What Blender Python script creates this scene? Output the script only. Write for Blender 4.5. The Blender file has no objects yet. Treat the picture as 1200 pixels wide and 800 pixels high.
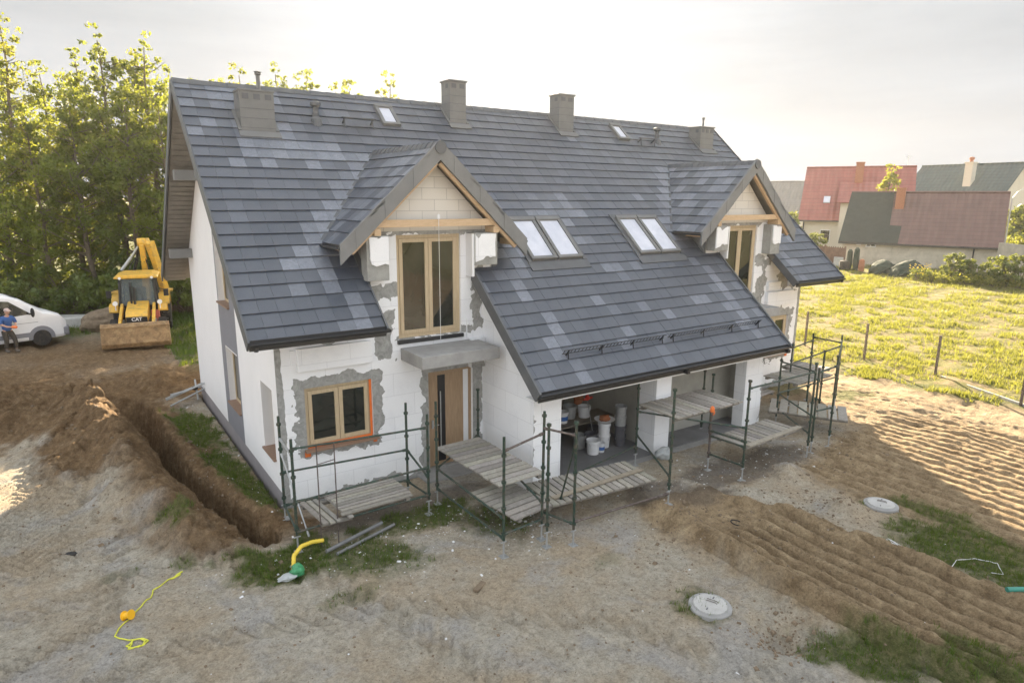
import bpy, math, random
import numpy as np
from mathutils import Vector, Matrix
random.seed(7)
R_=math.radians
SC=bpy.context.scene
COL=SC.collection
# ------------------------------------------------------------------ camera, sky, sun, exposure
cam=bpy.data.cameras.new('camera'); co=bpy.data.objects.new('camera',cam); COL.objects.link(co)
CAM=Vector((-3.161,-12.952,6.302))
def _cam():
    y,p,r=R_(34.208),R_(12.4),R_(0.398)
    fw=Vector((math.sin(y)*math.cos(p),math.cos(y)*math.cos(p),-math.sin(p)))
    rt=Vector((math.cos(y),-math.sin(y),0)); up=rt.cross(fw)
    rt2=math.cos(r)*rt+math.sin(r)*up; up2=-math.sin(r)*rt+math.cos(r)*up
    m=Matrix((rt2,up2,-fw)).transposed().to_4x4(); m.translation=CAM
    return m
co.matrix_world=_cam()
cam.sensor_width=36; cam.lens=36*768.58/1200; cam.clip_start=0.1; cam.clip_end=2000
SC.camera=co
AZ=34.5; EL=18.0
W=bpy.data.worlds.new('World'); SC.world=W; W.use_nodes=True
nt=W.node_tree; nt.nodes.clear()
sky=nt.nodes.new('ShaderNodeTexSky'); sky.sky_type='NISHITA'; sky.sun_disc=False
sky.sun_elevation=R_(EL); sky.sun_rotation=R_(AZ); sky.air_density=1.0; sky.dust_density=1.6; sky.ozone_density=0.8; sky.altitude=100
bg=nt.nodes.new('ShaderNodeBackground'); bg.inputs[1].default_value=0.15
wo=nt.nodes.new('ShaderNodeOutputWorld')
def vm(op,a,b):   # soft shoulder on the sky so that the hazy bright part near the sun does not burn out
    x=nt.nodes.new('ShaderNodeVectorMath'); x.operation=op
    for i,v in enumerate((a,b)):
        if isinstance(v,bpy.types.NodeSocket): nt.links.new(v,x.inputs[i])
        else: x.inputs[i].default_value=v
    return x.outputs[0]
hs=nt.nodes.new('ShaderNodeHueSaturation'); hs.inputs['Saturation'].default_value=.55; nt.links.new(sky.outputs[0],hs.inputs['Color'])
gained=vm('MULTIPLY',hs.outputs[0],(9,9,9))
nz=nt.nodes.new('ShaderNodeTexNoise'); nz.inputs['Scale'].default_value=2.2; nz.inputs['Detail'].default_value=6; nz.inputs['Roughness'].default_value=.55
tc=nt.nodes.new('ShaderNodeTexCoord'); mp=nt.nodes.new('ShaderNodeMapping'); mp.inputs['Scale'].default_value=(1,1,7); nt.links.new(tc.outputs['Generated'],mp.inputs[0]); nt.links.new(mp.outputs[0],nz.inputs[0])
mr_=nt.nodes.new('ShaderNodeMapRange'); mr_.inputs[1].default_value=.35; mr_.inputs[2].default_value=.75; mr_.inputs[3].default_value=.90; mr_.inputs[4].default_value=1.13; nt.links.new(nz.outputs[0],mr_.inputs[0])
den=vm('ADD',vm('MULTIPLY',gained,(1/.705,1/.735,1/.775)),(1,1,1))
comp=vm('DIVIDE',gained,den)
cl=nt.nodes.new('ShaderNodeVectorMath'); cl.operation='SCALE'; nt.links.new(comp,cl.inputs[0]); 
# sky gain added overhead and away from the sun to fill the front walls
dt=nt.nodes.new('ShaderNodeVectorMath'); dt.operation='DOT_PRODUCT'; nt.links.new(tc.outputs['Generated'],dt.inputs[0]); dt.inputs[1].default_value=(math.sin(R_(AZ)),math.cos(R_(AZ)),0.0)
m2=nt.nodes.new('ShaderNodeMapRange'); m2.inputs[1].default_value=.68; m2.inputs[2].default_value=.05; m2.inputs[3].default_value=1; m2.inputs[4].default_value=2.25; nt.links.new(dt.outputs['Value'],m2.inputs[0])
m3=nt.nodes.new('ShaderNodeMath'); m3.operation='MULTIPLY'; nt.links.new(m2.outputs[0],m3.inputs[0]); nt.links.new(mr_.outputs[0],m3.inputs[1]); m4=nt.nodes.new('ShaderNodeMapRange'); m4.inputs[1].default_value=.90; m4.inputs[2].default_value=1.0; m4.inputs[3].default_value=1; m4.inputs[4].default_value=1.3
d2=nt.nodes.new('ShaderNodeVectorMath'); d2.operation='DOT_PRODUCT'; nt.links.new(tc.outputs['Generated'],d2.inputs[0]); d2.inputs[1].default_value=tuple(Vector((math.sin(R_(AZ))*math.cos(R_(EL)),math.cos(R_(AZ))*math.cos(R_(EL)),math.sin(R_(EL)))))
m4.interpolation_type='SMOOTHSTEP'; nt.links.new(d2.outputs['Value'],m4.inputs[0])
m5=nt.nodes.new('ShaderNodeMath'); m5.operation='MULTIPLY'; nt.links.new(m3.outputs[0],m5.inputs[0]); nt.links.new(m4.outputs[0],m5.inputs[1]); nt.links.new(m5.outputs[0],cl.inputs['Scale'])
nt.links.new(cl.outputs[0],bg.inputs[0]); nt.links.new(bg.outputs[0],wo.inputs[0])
sun=bpy.data.lights.new('sun','SUN'); sun.energy=5.0; sun.angle=R_(0.6); sun.color=(1,.82,.58)
so=bpy.data.objects.new('sun',sun); COL.objects.link(so)
sd=Vector((math.sin(R_(AZ))*math.cos(R_(EL)),math.cos(R_(AZ))*math.cos(R_(EL)),math.sin(R_(EL))))
so.rotation_euler=sd.to_track_quat('Z','Y').to_euler()
SC.view_settings.view_transform='Standard'; SC.view_settings.look='None'
SC.view_settings.exposure=2.6; SC.view_settings.gamma=1
SC.render.engine='CYCLES'
SC.cycles.max_bounces=6; SC.cycles.transparent_max_bounces=8

# ------------------------------------------------------------------ helpers
def tag(o,label=None,cat=None,group=None,kind=None):
    if label: o['label']=label
    if cat: o['category']=cat
    if group: o['group']=group
    if kind: o['kind']=kind
    return o
def empty(name,loc=(0,0,0),rz=0,label=None,cat=None,group=None):
    o=bpy.data.objects.new(name,None); COL.objects.link(o); o.location=loc; o.rotation_euler=(0,0,rz)
    o.empty_display_size=.2
    return tag(o,label,cat,group)
def copy_tree(o,parent=None):
    c=o.copy(); COL.objects.link(c); c.parent=parent
    for ch in [x for x in COL.objects if x.parent==o]: copy_tree(ch,c)
    return c
def clip(poly,conv):
    """clip 2-D polygon by convex CCW polygon"""
    out=poly
    n=len(conv)
    for i in range(n):
        ax,ay=conv[i]; bx,by=conv[(i+1)%n]
        inp=out; out=[]
        if not inp: return []
        def sd_(p): return (bx-ax)*(p[1]-ay)-(by-ay)*(p[0]-ax)
        for j in range(len(inp)):
            p=inp[j]; q=inp[(j+1)%len(inp)]
            sp,sq=sd_(p),sd_(q)
            if sp>=-1e-9: out.append(p)
            if (sp>1e-9 and sq<-1e-9) or (sp<-1e-9 and sq>1e-9):
                t=sp/(sp-sq); out.append((p[0]+t*(q[0]-p[0]),p[1]+t*(q[1]-p[1])))
    if len(out)<3: return []
    a=0
    for j in range(len(out)):
        p=out[j]; q=out[(j+1)%len(out)]; a+=p[0]*q[1]-q[0]*p[1]
    return out if abs(a)>1e-4 else []
class MB:
    def cut(s): s.cuts=getattr(s,'cuts',[(0,0)]); s.cuts.append((len(s.v),len(s.f)))
    def build_each(s,name,mats,parent=None,**k):
        out=[]; s.cut(); cs=sorted(set(s.cuts))
        for (v0,f0),(v1,f1) in zip(cs[:-1],cs[1:]):
            m=MB(); m.v=s.v[v0:v1]; m.f=[tuple(i-v0 for i in f) for f in s.f[f0:f1]]; m.m=s.m[f0:f1]; m.c=s.c[f0:f1]; out.append(m.build(name,mats,parent,**k))
        return out
    def __init__(s): s.v=[]; s.f=[]; s.m=[]; s.c=[]; s.mi=0; s.col=(0,0,0); s.M=None
    def add(s,vs,fs):
        b=len(s.v)
        if s.M is not None: vs=[tuple(s.M@Vector(v)) for v in vs]
        s.v+= [tuple(v) for v in vs]
        for f in fs: s.f.append(tuple(b+i for i in f)); s.m.append(s.mi); s.c.append(s.col)
    def box(s,x0,x1,y0,y1,z0,z1):
        if x0>x1:x0,x1=x1,x0
        if y0>y1:y0,y1=y1,y0
        if z0>z1:z0,z1=z1,z0
        s.add([(x0,y0,z0),(x1,y0,z0),(x1,y1,z0),(x0,y1,z0),(x0,y0,z1),(x1,y0,z1),(x1,y1,z1),(x0,y1,z1)],
              [(0,3,2,1),(4,5,6,7),(0,1,5,4),(1,2,6,5),(2,3,7,6),(3,0,4,7)])
    def obox(s,c,ax,ay,az,hx,hy,hz):
        c=Vector(c); ax=Vector(ax).normalized()*hx; ay=Vector(ay).normalized()*hy; az=Vector(az).normalized()*hz
        vs=[c+i*ax+j*ay+k*az for k in(-1,1) for i,j in((-1,-1),(1,-1),(1,1),(-1,1))]
        fs=[(0,3,2,1),(4,5,6,7),(0,1,5,4),(1,2,6,5),(2,3,7,6),(3,0,4,7)]
        if ax.cross(ay).dot(az)<0: fs=[f[::-1] for f in fs]
        s.add(vs,fs)
    def beam(s,p,q,w,h,up=(0,0,1)):
        p=Vector(p);q=Vector(q);d=(q-p); up=Vector(up)
        sx=d.cross(up)
        if sx.length<1e-5: sx=d.cross(Vector((0,1,0)))
        sx.normalize(); u=sx.cross(d).normalized()
        s.obox((p+q)/2,d,sx,u,d.length/2,w/2,h/2)
    def cyl(s,p,q,r,n=10,r2=None,cap=True):
        p=Vector(p);q=Vector(q);d=(q-p).normalized(); r2=r if r2 is None else r2
        a=d.orthogonal().normalized(); b=d.cross(a)
        vs=[p+r*(math.cos(6.28319*i/n)*a+math.sin(6.28319*i/n)*b) for i in range(n)]
        vs+=[q+r2*(math.cos(6.28319*i/n)*a+math.sin(6.28319*i/n)*b) for i in range(n)]
        fs=[(i,(i+1)%n,n+(i+1)%n,n+i) for i in range(n)]
        if cap: fs+=[tuple(range(n-1,-1,-1)),tuple(range(n,2*n))]
        s.add(vs,fs)
    def tube(s,pts,r,n=6,closed=False):
        pts=[Vector(p) for p in pts]; vs=[];N=len(pts)
        rr=r if isinstance(r,(list,tuple)) else [r]*N
        prev=None
        for i,p in enumerate(pts):
            if closed: d=pts[(i+1)%N]-pts[i-1]
            else: d=pts[min(i+1,N-1)]-pts[max(i-1,0)]
            if d.length<1e-9: d=Vector((0,0,1))
            d.normalize()
            if prev is None: a=d.orthogonal().normalized()
            else:
                a=prev-d*prev.dot(d)
                a=a.normalized() if a.length>1e-6 else d.orthogonal().normalized()
            prev=a; b=d.cross(a)
            vs+=[p+rr[i]*(math.cos(6.28319*k/n)*a+math.sin(6.28319*k/n)*b) for k in range(n)]
        fs=[]
        for i in range(N if closed else N-1):
            j=(i+1)%N
            fs+=[(i*n+k,i*n+(k+1)%n,j*n+(k+1)%n,j*n+k) for k in range(n)]
        if not closed: fs+=[tuple(range(n-1,-1,-1)),tuple(range((N-1)*n,N*n))]
        s.add(vs,fs)
    def lathe(s,prof,c=(0,0,0),axis='z',n=24):
        """prof list of (r,h)"""
        vs=[];N=len(prof)
        for r,h in prof:
            for k in range(n):
                a=6.28319*k/n; x,y=r*math.cos(a),r*math.sin(a)
                v=(x,y,h) if axis=='z' else ((x,h,y) if axis=='y' else (h,x,y))
                vs.append((c[0]+v[0],c[1]+v[1],c[2]+v[2]))
        fs=[]
        for i in range(N-1):
            fs+=[(i*n+k,i*n+(k+1)%n,(i+1)*n+(k+1)%n,(i+1)*n+k) for k in range(n)]
        fs+=[tuple(range(n-1,-1,-1)),tuple(range((N-1)*n,N*n))]
        s.add(vs,fs)
    def prism(s,poly,fn,h0,h1):
        """poly 2-D list, fn(a,b,h)->3-D, extruded between h0 and h1"""
        n=len(poly); vs=[fn(a,b,h0) for a,b in poly]+[fn(a,b,h1) for a,b in poly]
        s.add(vs,[tuple(range(n-1,-1,-1)),tuple(range(n,2*n))]+[(i,(i+1)%n,n+(i+1)%n,n+i) for i in range(n)])
    def quad(s,*vs): s.add(vs,[tuple(range(len(vs)))])
    def ball(s,c,rx,ry=None,rz=None,n=10,m=7):
        ry=ry or rx; rz=rz or rx; vs=[];
        for i in range(m+1):
            t=math.pi*i/m
            for k in range(n):
                a=6.28319*k/n; vs.append((c[0]+rx*math.sin(t)*math.cos(a),c[1]+ry*math.sin(t)*math.sin(a),c[2]+rz*math.cos(t)))
        fs=[(i*n+k,(i+1)*n+k,(i+1)*n+(k+1)%n,i*n+(k+1)%n) for i in range(m) for k in range(n)]
        s.add(vs,fs)
    def build(s,name,mats,parent=None,loc=None,smooth=False,bevel=0,fix=True,col=False,label=None):
        me=bpy.data.meshes.new(name); me.from_pydata(s.v,[],s.f); me.update()
        if not isinstance(mats,(list,tuple)): mats=[mats]
        for m in mats: me.materials.append(m)
        if len(mats)>1: me.polygons.foreach_set('material_index',s.m)
        if col:
            at=me.color_attributes.new('tint','FLOAT_COLOR','CORNER')
            arr=np.ones((len(me.loops),4),dtype=np.float32); k=0
            for f,c in zip(s.f,s.c):
                arr[k:k+len(f),:3]=c; k+=len(f)
            at.data.foreach_set('color',arr.ravel())
        if fix:
            import bmesh
            bm=bmesh.new(); bm.from_mesh(me); bmesh.ops.recalc_face_normals(bm,faces=bm.faces); bm.to_mesh(me); bm.free()
        if smooth: me.polygons.foreach_set('use_smooth',[True]*len(me.polygons))
        o=bpy.data.objects.new(name,me); COL.objects.link(o)
        if parent: o.parent=parent
        if loc: o.location=loc
        if bevel:
            b=o.modifiers.new('bevel','BEVEL'); b.width=bevel; b.segments=2; b.limit_method='ANGLE'; b.angle_limit=R_(40)
        if label: o['label']=label
        return o
def grown(name,joints,edges,mat,parent,sub=2):
    """one continuous surface grown on a skeleton: joints [(co,r)]"""
    me=bpy.data.meshes.new(name); me.from_pydata([j[0] for j in joints],edges,[]); me.update(); me.materials.append(mat)
    o=bpy.data.objects.new(name,me); COL.objects.link(o); o.parent=parent
    sk=o.modifiers.new('skin','SKIN'); sk.use_smooth_shade=True
    for i,j in enumerate(joints):
        r=j[1]; o.data.skin_vertices[0].data[i].radius=(r,r) if not isinstance(r,tuple) else r
    o.data.skin_vertices[0].data[0].use_root=True
    if sub: 
        s=o.modifiers.new('sub','SUBSURF'); s.levels=sub; s.render_levels=sub
    return o
# ------------------------------------------------------------------ materials
class N:
    def __init__(s,name):
        s.mat=bpy.data.materials.new(name); s.mat.use_nodes=True; s.t=s.mat.node_tree
        s.b=s.t.nodes['Principled BSDF']; s.out=s.t.nodes['Material Output']
    def n(s,t,**k):
        x=s.t.nodes.new(t)
        for a,b in k.items(): setattr(x,a,b)
        return x
    def l(s,a,b): s.t.links.new(a,b)
    def val(s,sock,v):
        if hasattr(v,'is_linked') or isinstance(v,bpy.types.NodeSocket): s.l(v,sock)
        else: sock.default_value=v
    def math(s,op,a,b=0,c=None,clampit=False):
        x=s.n('ShaderNodeMath',operation=op,use_clamp=clampit); s.val(x.inputs[0],a); s.val(x.inputs[1],b)
        if c is not None: s.val(x.inputs[2],c)
        return x.outputs[0]
    def coord(s,kind='Object'):
        return s.n('ShaderNodeTexCoord').outputs[kind]
    def noise(s,scale=5,detail=4,rough=.6,vec=None,dist=0,out='Fac',sc3=None):
        x=s.n('ShaderNodeTexNoise'); x.inputs['Scale'].default_value=scale; x.inputs['Detail'].default_value=detail
        x.inputs['Roughness'].default_value=rough; x.inputs['Distortion'].default_value=dist
        v=vec or s.coord()
        if sc3:
            mp=s.n('ShaderNodeMapping'); mp.inputs['Scale'].default_value=sc3; s.l(v,mp.inputs[0]); v=mp.outputs[0]
        s.l(v,x.inputs['Vector']); return x.outputs[out]
    def ramp(s,f,stops):
        x=s.n('ShaderNodeValToRGB'); e=x.color_ramp.elements
        while len(e)<len(stops): e.new(.5)
        for i,(p,c) in enumerate(stops):
            e[i].position=p; e[i].color=(c,c,c,1) if not isinstance(c,(tuple,list)) else (*c,1)
        s.l(f,x.inputs[0]); return x.outputs[0]
    def mix(s,f,a,b,mode='MIX'):
        x=s.n('ShaderNodeMix',data_type='RGBA',blend_type=mode)
        for sock,v in((x.inputs[0],f),(x.inputs[6],a),(x.inputs[7],b)):
            if isinstance(v,bpy.types.NodeSocket): s.l(v,sock)
            elif isinstance(v,(tuple,list)): sock.default_value=(*v,1)
            else: sock.default_value=v
        return x.outputs[2]
    def bump(s,h,strength=.3,dist=.02,nrm=None):
        x=s.n('ShaderNodeBump'); x.inputs['Strength'].default_value=strength; x.inputs['Distance'].default_value=dist
        s.l(h,x.inputs['Height'])
        if nrm: s.l(nrm,x.inputs['Normal'])
        s.l(x.outputs[0],s.b.inputs['Normal']); return x.outputs[0]
    def done(s,color,rough=.8,metal=0,spec=None):
        s.val(s.b.inputs['Base Color'],(*color,1) if isinstance(color,(tuple,list)) else color)
        s.val(s.b.inputs['Roughness'],rough); s.val(s.b.inputs['Metallic'],metal)
        if spec is not None: s.b.inputs['Specular IOR Level'].default_value=spec
        return s.mat
def simple(name,c,rough=.7,metal=0,var=.15,scale=6,bump=.15,bscale=40,spec=None,dirt=None):
    k=N(name); f=k.noise(scale,5,.65)
    lo=tuple(x*(1-var) for x in c); hi=tuple(min(1,x*(1+var)) for x in c)
    col=k.ramp(f,[(.3,lo),(.7,hi)])
    if dirt:
        g=k.ramp(k.noise(scale*.7,7,.75,dist=.5),[(.48,0),(.66,1)])
        col=k.mix(g,col,dirt)
    if bump: k.bump(k.noise(bscale,3),bump,.01)
    return k.done(col,rough,metal,spec)
def tile_mat():
    k=N('slate_grey_roof_tile')
    a=k.n('ShaderNodeVertexColor',layer_name='tint'); sep=k.n('ShaderNodeSeparateColor'); k.l(a.outputs[0],sep.inputs[0])
    dust,rnd,streak=sep.outputs[0],sep.outputs[1],sep.outputs[2]
    base=k.mix(rnd,(.050,.060,.078),(.066,.076,.096))
    n1=k.noise(2.2,6,.7,dist=.6)
    base=k.mix(k.math('MULTIPLY',k.ramp(n1,[(.42,0),(.68,1)]),.35),base,(.105,.118,.14))
    n2=k.noise(9,6,.75,dist=1.2)
    df=k.math('MULTIPLY',dust,k.ramp(n2,[(.28,.35),(.62,1)]))
    base=k.mix(df,base,(.22,.24,.28))
    k.bump(k.noise(30,6,.7),.22,.008)
    return k.done(base,k.ramp(n1,[(.3,.29),(.7,.48)]),0,.85)
def foam_mat():
    """white insulation boards with grey adhesive smeared round openings and along edges"""
    k=N('white_foam_board_with_grey_adhesive')
    g=k.n('ShaderNodeNewGeometry').outputs['Position']
    s=k.n('ShaderNodeSeparateXYZ'); k.l(g,s.inputs[0]); X,Y,Z=s.outputs
    xx=k.math('SUBTRACT',8.8,k.math('ABSOLUTE',k.math('SUBTRACT',X,8.8)))
    # front walls run along x, side walls along y
    nrm=k.n('ShaderNodeNewGeometry').outputs['Normal']; ns=k.n('ShaderNodeSeparateXYZ'); k.l(nrm,ns.inputs[0])
    side=k.math('GREATER_THAN',k.math('ABSOLUTE',ns.outputs[0]),.6)
    u=k.math('ADD',k.math('MULTIPLY',k.math('SUBTRACT',1,side),xx),k.math('MULTIPLY',side,Y))
    cv=k.n('ShaderNodeCombineXYZ'); k.l(u,cv.inputs[0]); k.l(Z,cv.inputs[1])
    br=k.n('ShaderNodeTexBrick'); br.inputs['Scale'].default_value=1; br.inputs['Mortar Size'].default_value=.0035
    br.inputs['Brick Width'].default_value=1.0; br.inputs['Row Height'].default_value=.5; br.inputs['Mortar Smooth'].default_value=.2
    br.inputs['Color1'].default_value=(.86,.865,.87,1); br.inputs['Color2'].default_value=(.81,.815,.83,1); br.inputs['Mortar'].default_value=(.58,.58,.59,1)
    k.l(cv.outputs[0],br.inputs['Vector'])
    col=br.outputs['Color']
    speck=k.ramp(k.noise(38,3,.7,vec=g),[(.60,0),(.66,1)])
    col=k.mix(k.math('MULTIPLY',speck,.25),col,(.50,.5,.5))
    blot=k.ramp(k.noise(1.7,6,.7,vec=g),[(.52,0),(.75,.5)])
    col=k.mix(blot,col,(.66,.67,.69))
    # smear masks: (cx,cz,hx,hz)
    boxes=[(1.28,1.83,.93,.86),(3.98,1.2,.82,1.48),(0.0,1.8,.10,2.4),(.9,3.72,.42,.32),(2.3,3.32,.20,.52),(2.3,-.02,2.4,.16),
           (2.25,4.35,.42,.14),(5.0,4.35,.5,.14),(3.5,5.66,1.6,.16),(4.66,4.0,.10,.7),(3.5,3.30,.95,.08),(2.12,3.9,.12,.35)]
    nz=k.math('MULTIPLY',k.math('SUBTRACT',k.noise(3.0,3.0,.5,vec=g,dist=.5),.5),.62)
    m=None
    for cx,cz,hx,hz in boxes:
        if cx==0.0: continue
        d=k.math('MAXIMUM',k.math('SUBTRACT',k.math('ABSOLUTE',k.math('SUBTRACT',xx,cx)),hx),k.math('SUBTRACT',k.math('ABSOLUTE',k.math('SUBTRACT',Z,cz)),hz))
        m=d if m is None else k.math('MINIMUM',m,d)
    m=k.math('ADD',m,nz)
    m=k.math('MINIMUM',m,k.math('ADD',k.math('SUBTRACT',xx,.13),k.math('MULTIPLY',nz,.18)))
    msk=k.math('MULTIPLY',k.math('LESS_THAN',m,0.0),k.math('SUBTRACT',1,side))
    mort=k.ramp(k.noise(5,7,.75,vec=g,dist=1.5),[(.3,(.20,.20,.19)),(.5,(.31,.31,.295)),(.7,(.42,.42,.40))])
    col=k.mix(msk,col,mort)
    k.bump(k.math('ADD',k.noise(60,3,.6,vec=g),k.math('MULTIPLY',msk,1.0)),.35,.006)
    return k.done(col,.9)
M={}
def mats():
    M['tile']=tile_mat(); M['foam']=foam_mat()
    M['trim']=simple('anthracite_trim',(.10,.105,.11),.5,0,.15,3)
    M['trimlight']=simple('grey_fibre_cement_fascia',(.19,.192,.19),.7,0,.12,2)
    M['soffit']=simple('grey_brown_soffit_boards',(.20,.185,.165),.7,0,.2,3)
    M['gutter']=simple('black_gutter_steel',(.035,.037,.04),.35,.3,.1)
    M['plaster']=simple('white_plaster',(.80,.79,.785),.85,0,.03,1.2,.12,90)
    M['plinth']=simple('grey_purple_plinth_render',(.27,.25,.26),.85,0,.08,2)
    M['panel']=simple('grey_painted_render',(.215,.215,.235),.8,0,.06,2)
    M['mortar']=simple('grey_adhesive',(.31,.31,.29),.9,0,.2,4,.4,30)
    M['block']=N('white_aerated_block'); k=M['block']
    g=k.coord(); s=k.n('ShaderNodeSeparateXYZ'); k.l(g,s.inputs[0]); cv=k.n('ShaderNodeCombineXYZ'); k.l(s.outputs[0],cv.inputs[0]); k.l(s.outputs[2],cv.inputs[1])
    br=k.n('ShaderNodeTexBrick'); br.inputs['Scale'].default_value=1; br.inputs['Mortar Size'].default_value=.006; br.inputs['Brick Width'].default_value=.6; br.inputs['Row Height'].default_value=.24
    br.inputs['Color1'].default_value=(.72,.69,.63,1); br.inputs['Color2'].default_value=(.66,.63,.58,1); br.inputs['Mortar'].default_value=(.45,.43,.4,1); k.l(cv.outputs[0],br.inputs['Vector'])
    M['block']=k.done(br.outputs['Color'],.9)
    def wood(name,c1,c2,rough=.55,sc=(18,18,1.2)):
        k=N(name); f=k.noise(3,6,.65,dist=.6,sc3=sc); k.bump(f,.2,.004)
        return k.done(k.ramp(f,[(.3,c1),(.7,c2)]),rough)
    M['frame']=wood('pale_oak_window_wood',(.42,.32,.195),(.56,.45,.295))
    M['door']=wood('oak_veneer_door',(.27,.175,.10),(.41,.285,.175),.5,(14,14,.9))
    M['timber']=wood('pine_beam',(.48,.33,.19),(.64,.47,.30),.75,(2,14,14))
    M['sillwood']=wood('brown_window_sill',(.22,.135,.09),(.31,.20,.14),.6)
    k=N('dark_window_glass'); k.bump(k.noise(1.3,2),.06,.02); M['glass']=k.done(k.ramp(k.noise(1.1,4,dist=1),[(.35,(.008,.011,.010)),(.7,(.035,.04,.034))]),k.ramp(k.noise(3,5),[(.4,.02),(.7,.10)]),0,.7)
    k=N('roof_window_pane_with_white_blind'); M['skyglass']=k.done(k.ramp(k.noise(1.6,5,dist=.6),[(.3,(.50,.52,.59)),(.7,(.66,.67,.73))]),k.ramp(k.noise(4,5),[(.4,.04),(.7,.2)]),0,.8)  # pale lavender-grey pane colour with uneven tone and gloss
    M['tape']=simple('orange_masking_tape',(.75,.17,.03),.5,0,.1)
    M['conc']=simple('grey_concrete',(.31,.305,.295),.85,0,.18,2.5,.3,30)
    M['concdark']=simple('dark_screed',(.17,.17,.175),.8,0,.2,2.0,.2,20)
    M['concwall']=simple('rough_plastered_wall',(.36,.35,.31),.9,0,.15,1.6,.3,20)
    M['chim']=simple('grey_chimney_cladding',(.165,.165,.16),.6,0,.1,3)
    M['green']=simple('dark_green_scaffold_paint',(.03,.058,.043),.45,.2,.35,14,.2,60,dirt=(.12,.09,.07))
    M['rust']=simple('worn_scaffold_steel',(.11,.085,.075),.6,.4,.3,18,.3,60,dirt=(.22,.2,.18))
    M['galv']=simple('galvanised_steel',(.42,.43,.43),.5,.6,.15,14)
    M['blacksteel']=simple('black_steel',(.02,.02,.022),.4,.2)
    k=N('weathered_scaffold_plank'); a=k.n('ShaderNodeVertexColor',layer_name='tint'); f=k.noise(4,6,.7,dist=.5,sc3=(3,3,3))
    c=k.ramp(f,[(.3,(.25,.235,.21)),(.7,(.40,.38,.345))]); c=k.mix(1.0,c,a.outputs[0],'MULTIPLY'); k.bump(k.noise(30,5,.7),.3,.006); M['plank']=k.done(c,.85)
    M['white']=simple('white_paint',(.75,.75,.76),.35,0,.03)
    M['whiteplastic']=simple('white_bucket_plastic',(.72,.72,.72),.4,0,.06,8,.05,dirt=None)
    M['bucketdark']=simple('dark_bucket_plastic',(.09,.09,.10),.5,0,.2)
    M['bluelabel']=simple('blue_label',(.05,.14,.38),.5)
    M['red']=simple('red_plastic',(.55,.05,.03),.45)
    M['orange']=simple('orange_cloth',(.34,.12,.05),.8)
    M['yellow']=simple('yellow_corrugated_plastic',(.72,.52,.05),.45)
    M['cord']=simple('yellow_cord',(.62,.62,.06),.6)
    M['reel']=simple('orange_yellow_reel_plastic',(.85,.45,.01),.4)
    M['greenbag']=simple('green_plastic_bag',(.05,.26,.11),.4,0,.4,10,.5,20)
    M['greypipe']=simple('grey_pvc_pipe',(.17,.17,.17),.5)
    M['dark']=simple('black_rubber',(.022,.022,.022),.8,0,.3,12,.4,30,dirt=(.07,.055,.04))
    M['machine']=simple('machine_yellow_paint',(.68,.40,.05),.5,0,.12,5,.1,40,dirt=(.36,.24,.09))
    M['mudsteel']=simple('mud_covered_bucket_steel',(.22,.14,.07),.8,0,.4,5,.6,25,dirt=(.36,.25,.13))
    M['skin']=simple('skin',(.52,.30,.21),.6,0,.05)
    M['blueshirt']=simple('blue_shirt_cloth',(.045,.11,.30),.9,0,.15)
    M['trousers']=simple('dark_brown_work_trousers',(.055,.045,.035),.9,0,.2)
    M['boot']=simple('worn_grey_work_boots',(.13,.11,.09),.8)
    M['capcloth']=simple('pale_pink_cap_cloth',(.55,.42,.38),.9)
    M['bark']=simple('grey_bark',(.15,.12,.085),.95,0,.3,8,.6,20)
    M['felt']=simple('black_roof_felt',(.035,.042,.035),.9,0,.2,2)
    M['oldwall']=simple('weathered_cream_wall',(.50,.455,.37),.9,0,.15,1.2,.2,10,dirt=(.38,.34,.27))
    M['creamwall']=simple('cream_house_wall',(.62,.57,.47),.9,0,.06,.8)
    def metaltile(name,c,sx=.35,sy=.35):
        k=N(name); s=k.n('ShaderNodeSeparateXYZ'); k.l(k.coord(),s.inputs[0])
        w1=k.math('SINE',k.math('MULTIPLY',s.outputs[0],6.283/sx)); w2=k.math('FRACT',k.math('MULTIPLY',s.outputs[2],1/(sy*.7)))
        f=k.math('ADD',k.math('MULTIPLY',w1,.5),w2); k.bump(f,1.0,.06)
        v=k.ramp(k.noise(.8,4),[(.3,tuple(x*.85 for x in c)),(.7,tuple(x*1.15 for x in c))])
        row=k.ramp(w2,[(.0,.55),(.2,1)])
        v=k.mix(1.0,v,row,'MULTIPLY')
        return k.done(v,.45)
    M['rooftile_brown']=metaltile('brown_red_metal_roof_sheet',(.14,.075,.062),.55,.5)
    M['rooftile_red']=metaltile('red_metal_roof_sheet',(.30,.085,.065),.6,.6)
    M['rooftile_green']=metaltile('dark_green_metal_roof_sheet',(.06,.085,.08),.6,.6)
    M['rooftile_grey']=metaltile('grey_far_roof_sheet',(.12,.12,.12),.6,.6)
    M['brick']=simple('orange_brick',(.36,.15,.08),.9,0,.2,10)
    M['fencewood']=simple('old_brown_fence_boards',(.17,.10,.07),.9,0,.3,3)
    M['tarp']=simple('dark_green_tarpaulin',(.035,.05,.035),.95,0,.3,2)
    def leaf(name,c1,c2,tr=.55):
        k=N(name); a=k.n('ShaderNodeVertexColor',layer_name='tint'); s=k.n('ShaderNodeSeparateColor'); k.l(a.outputs[0],s.inputs[0])
        col=k.mix(s.outputs[0],c1,c2)
        k.done(col,.6); t=k.n('ShaderNodeBsdfTranslucent'); k.l(k.mix(.5,col,(.42,.42,.03)),t.inputs[0])
        mx=k.n('ShaderNodeMixShader'); mx.inputs[0].default_value=tr
        k.l(k.b.outputs[0],mx.inputs[1]); k.l(t.outputs[0],mx.inputs[2]); k.l(mx.outputs[0],k.out.inputs[0])
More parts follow.
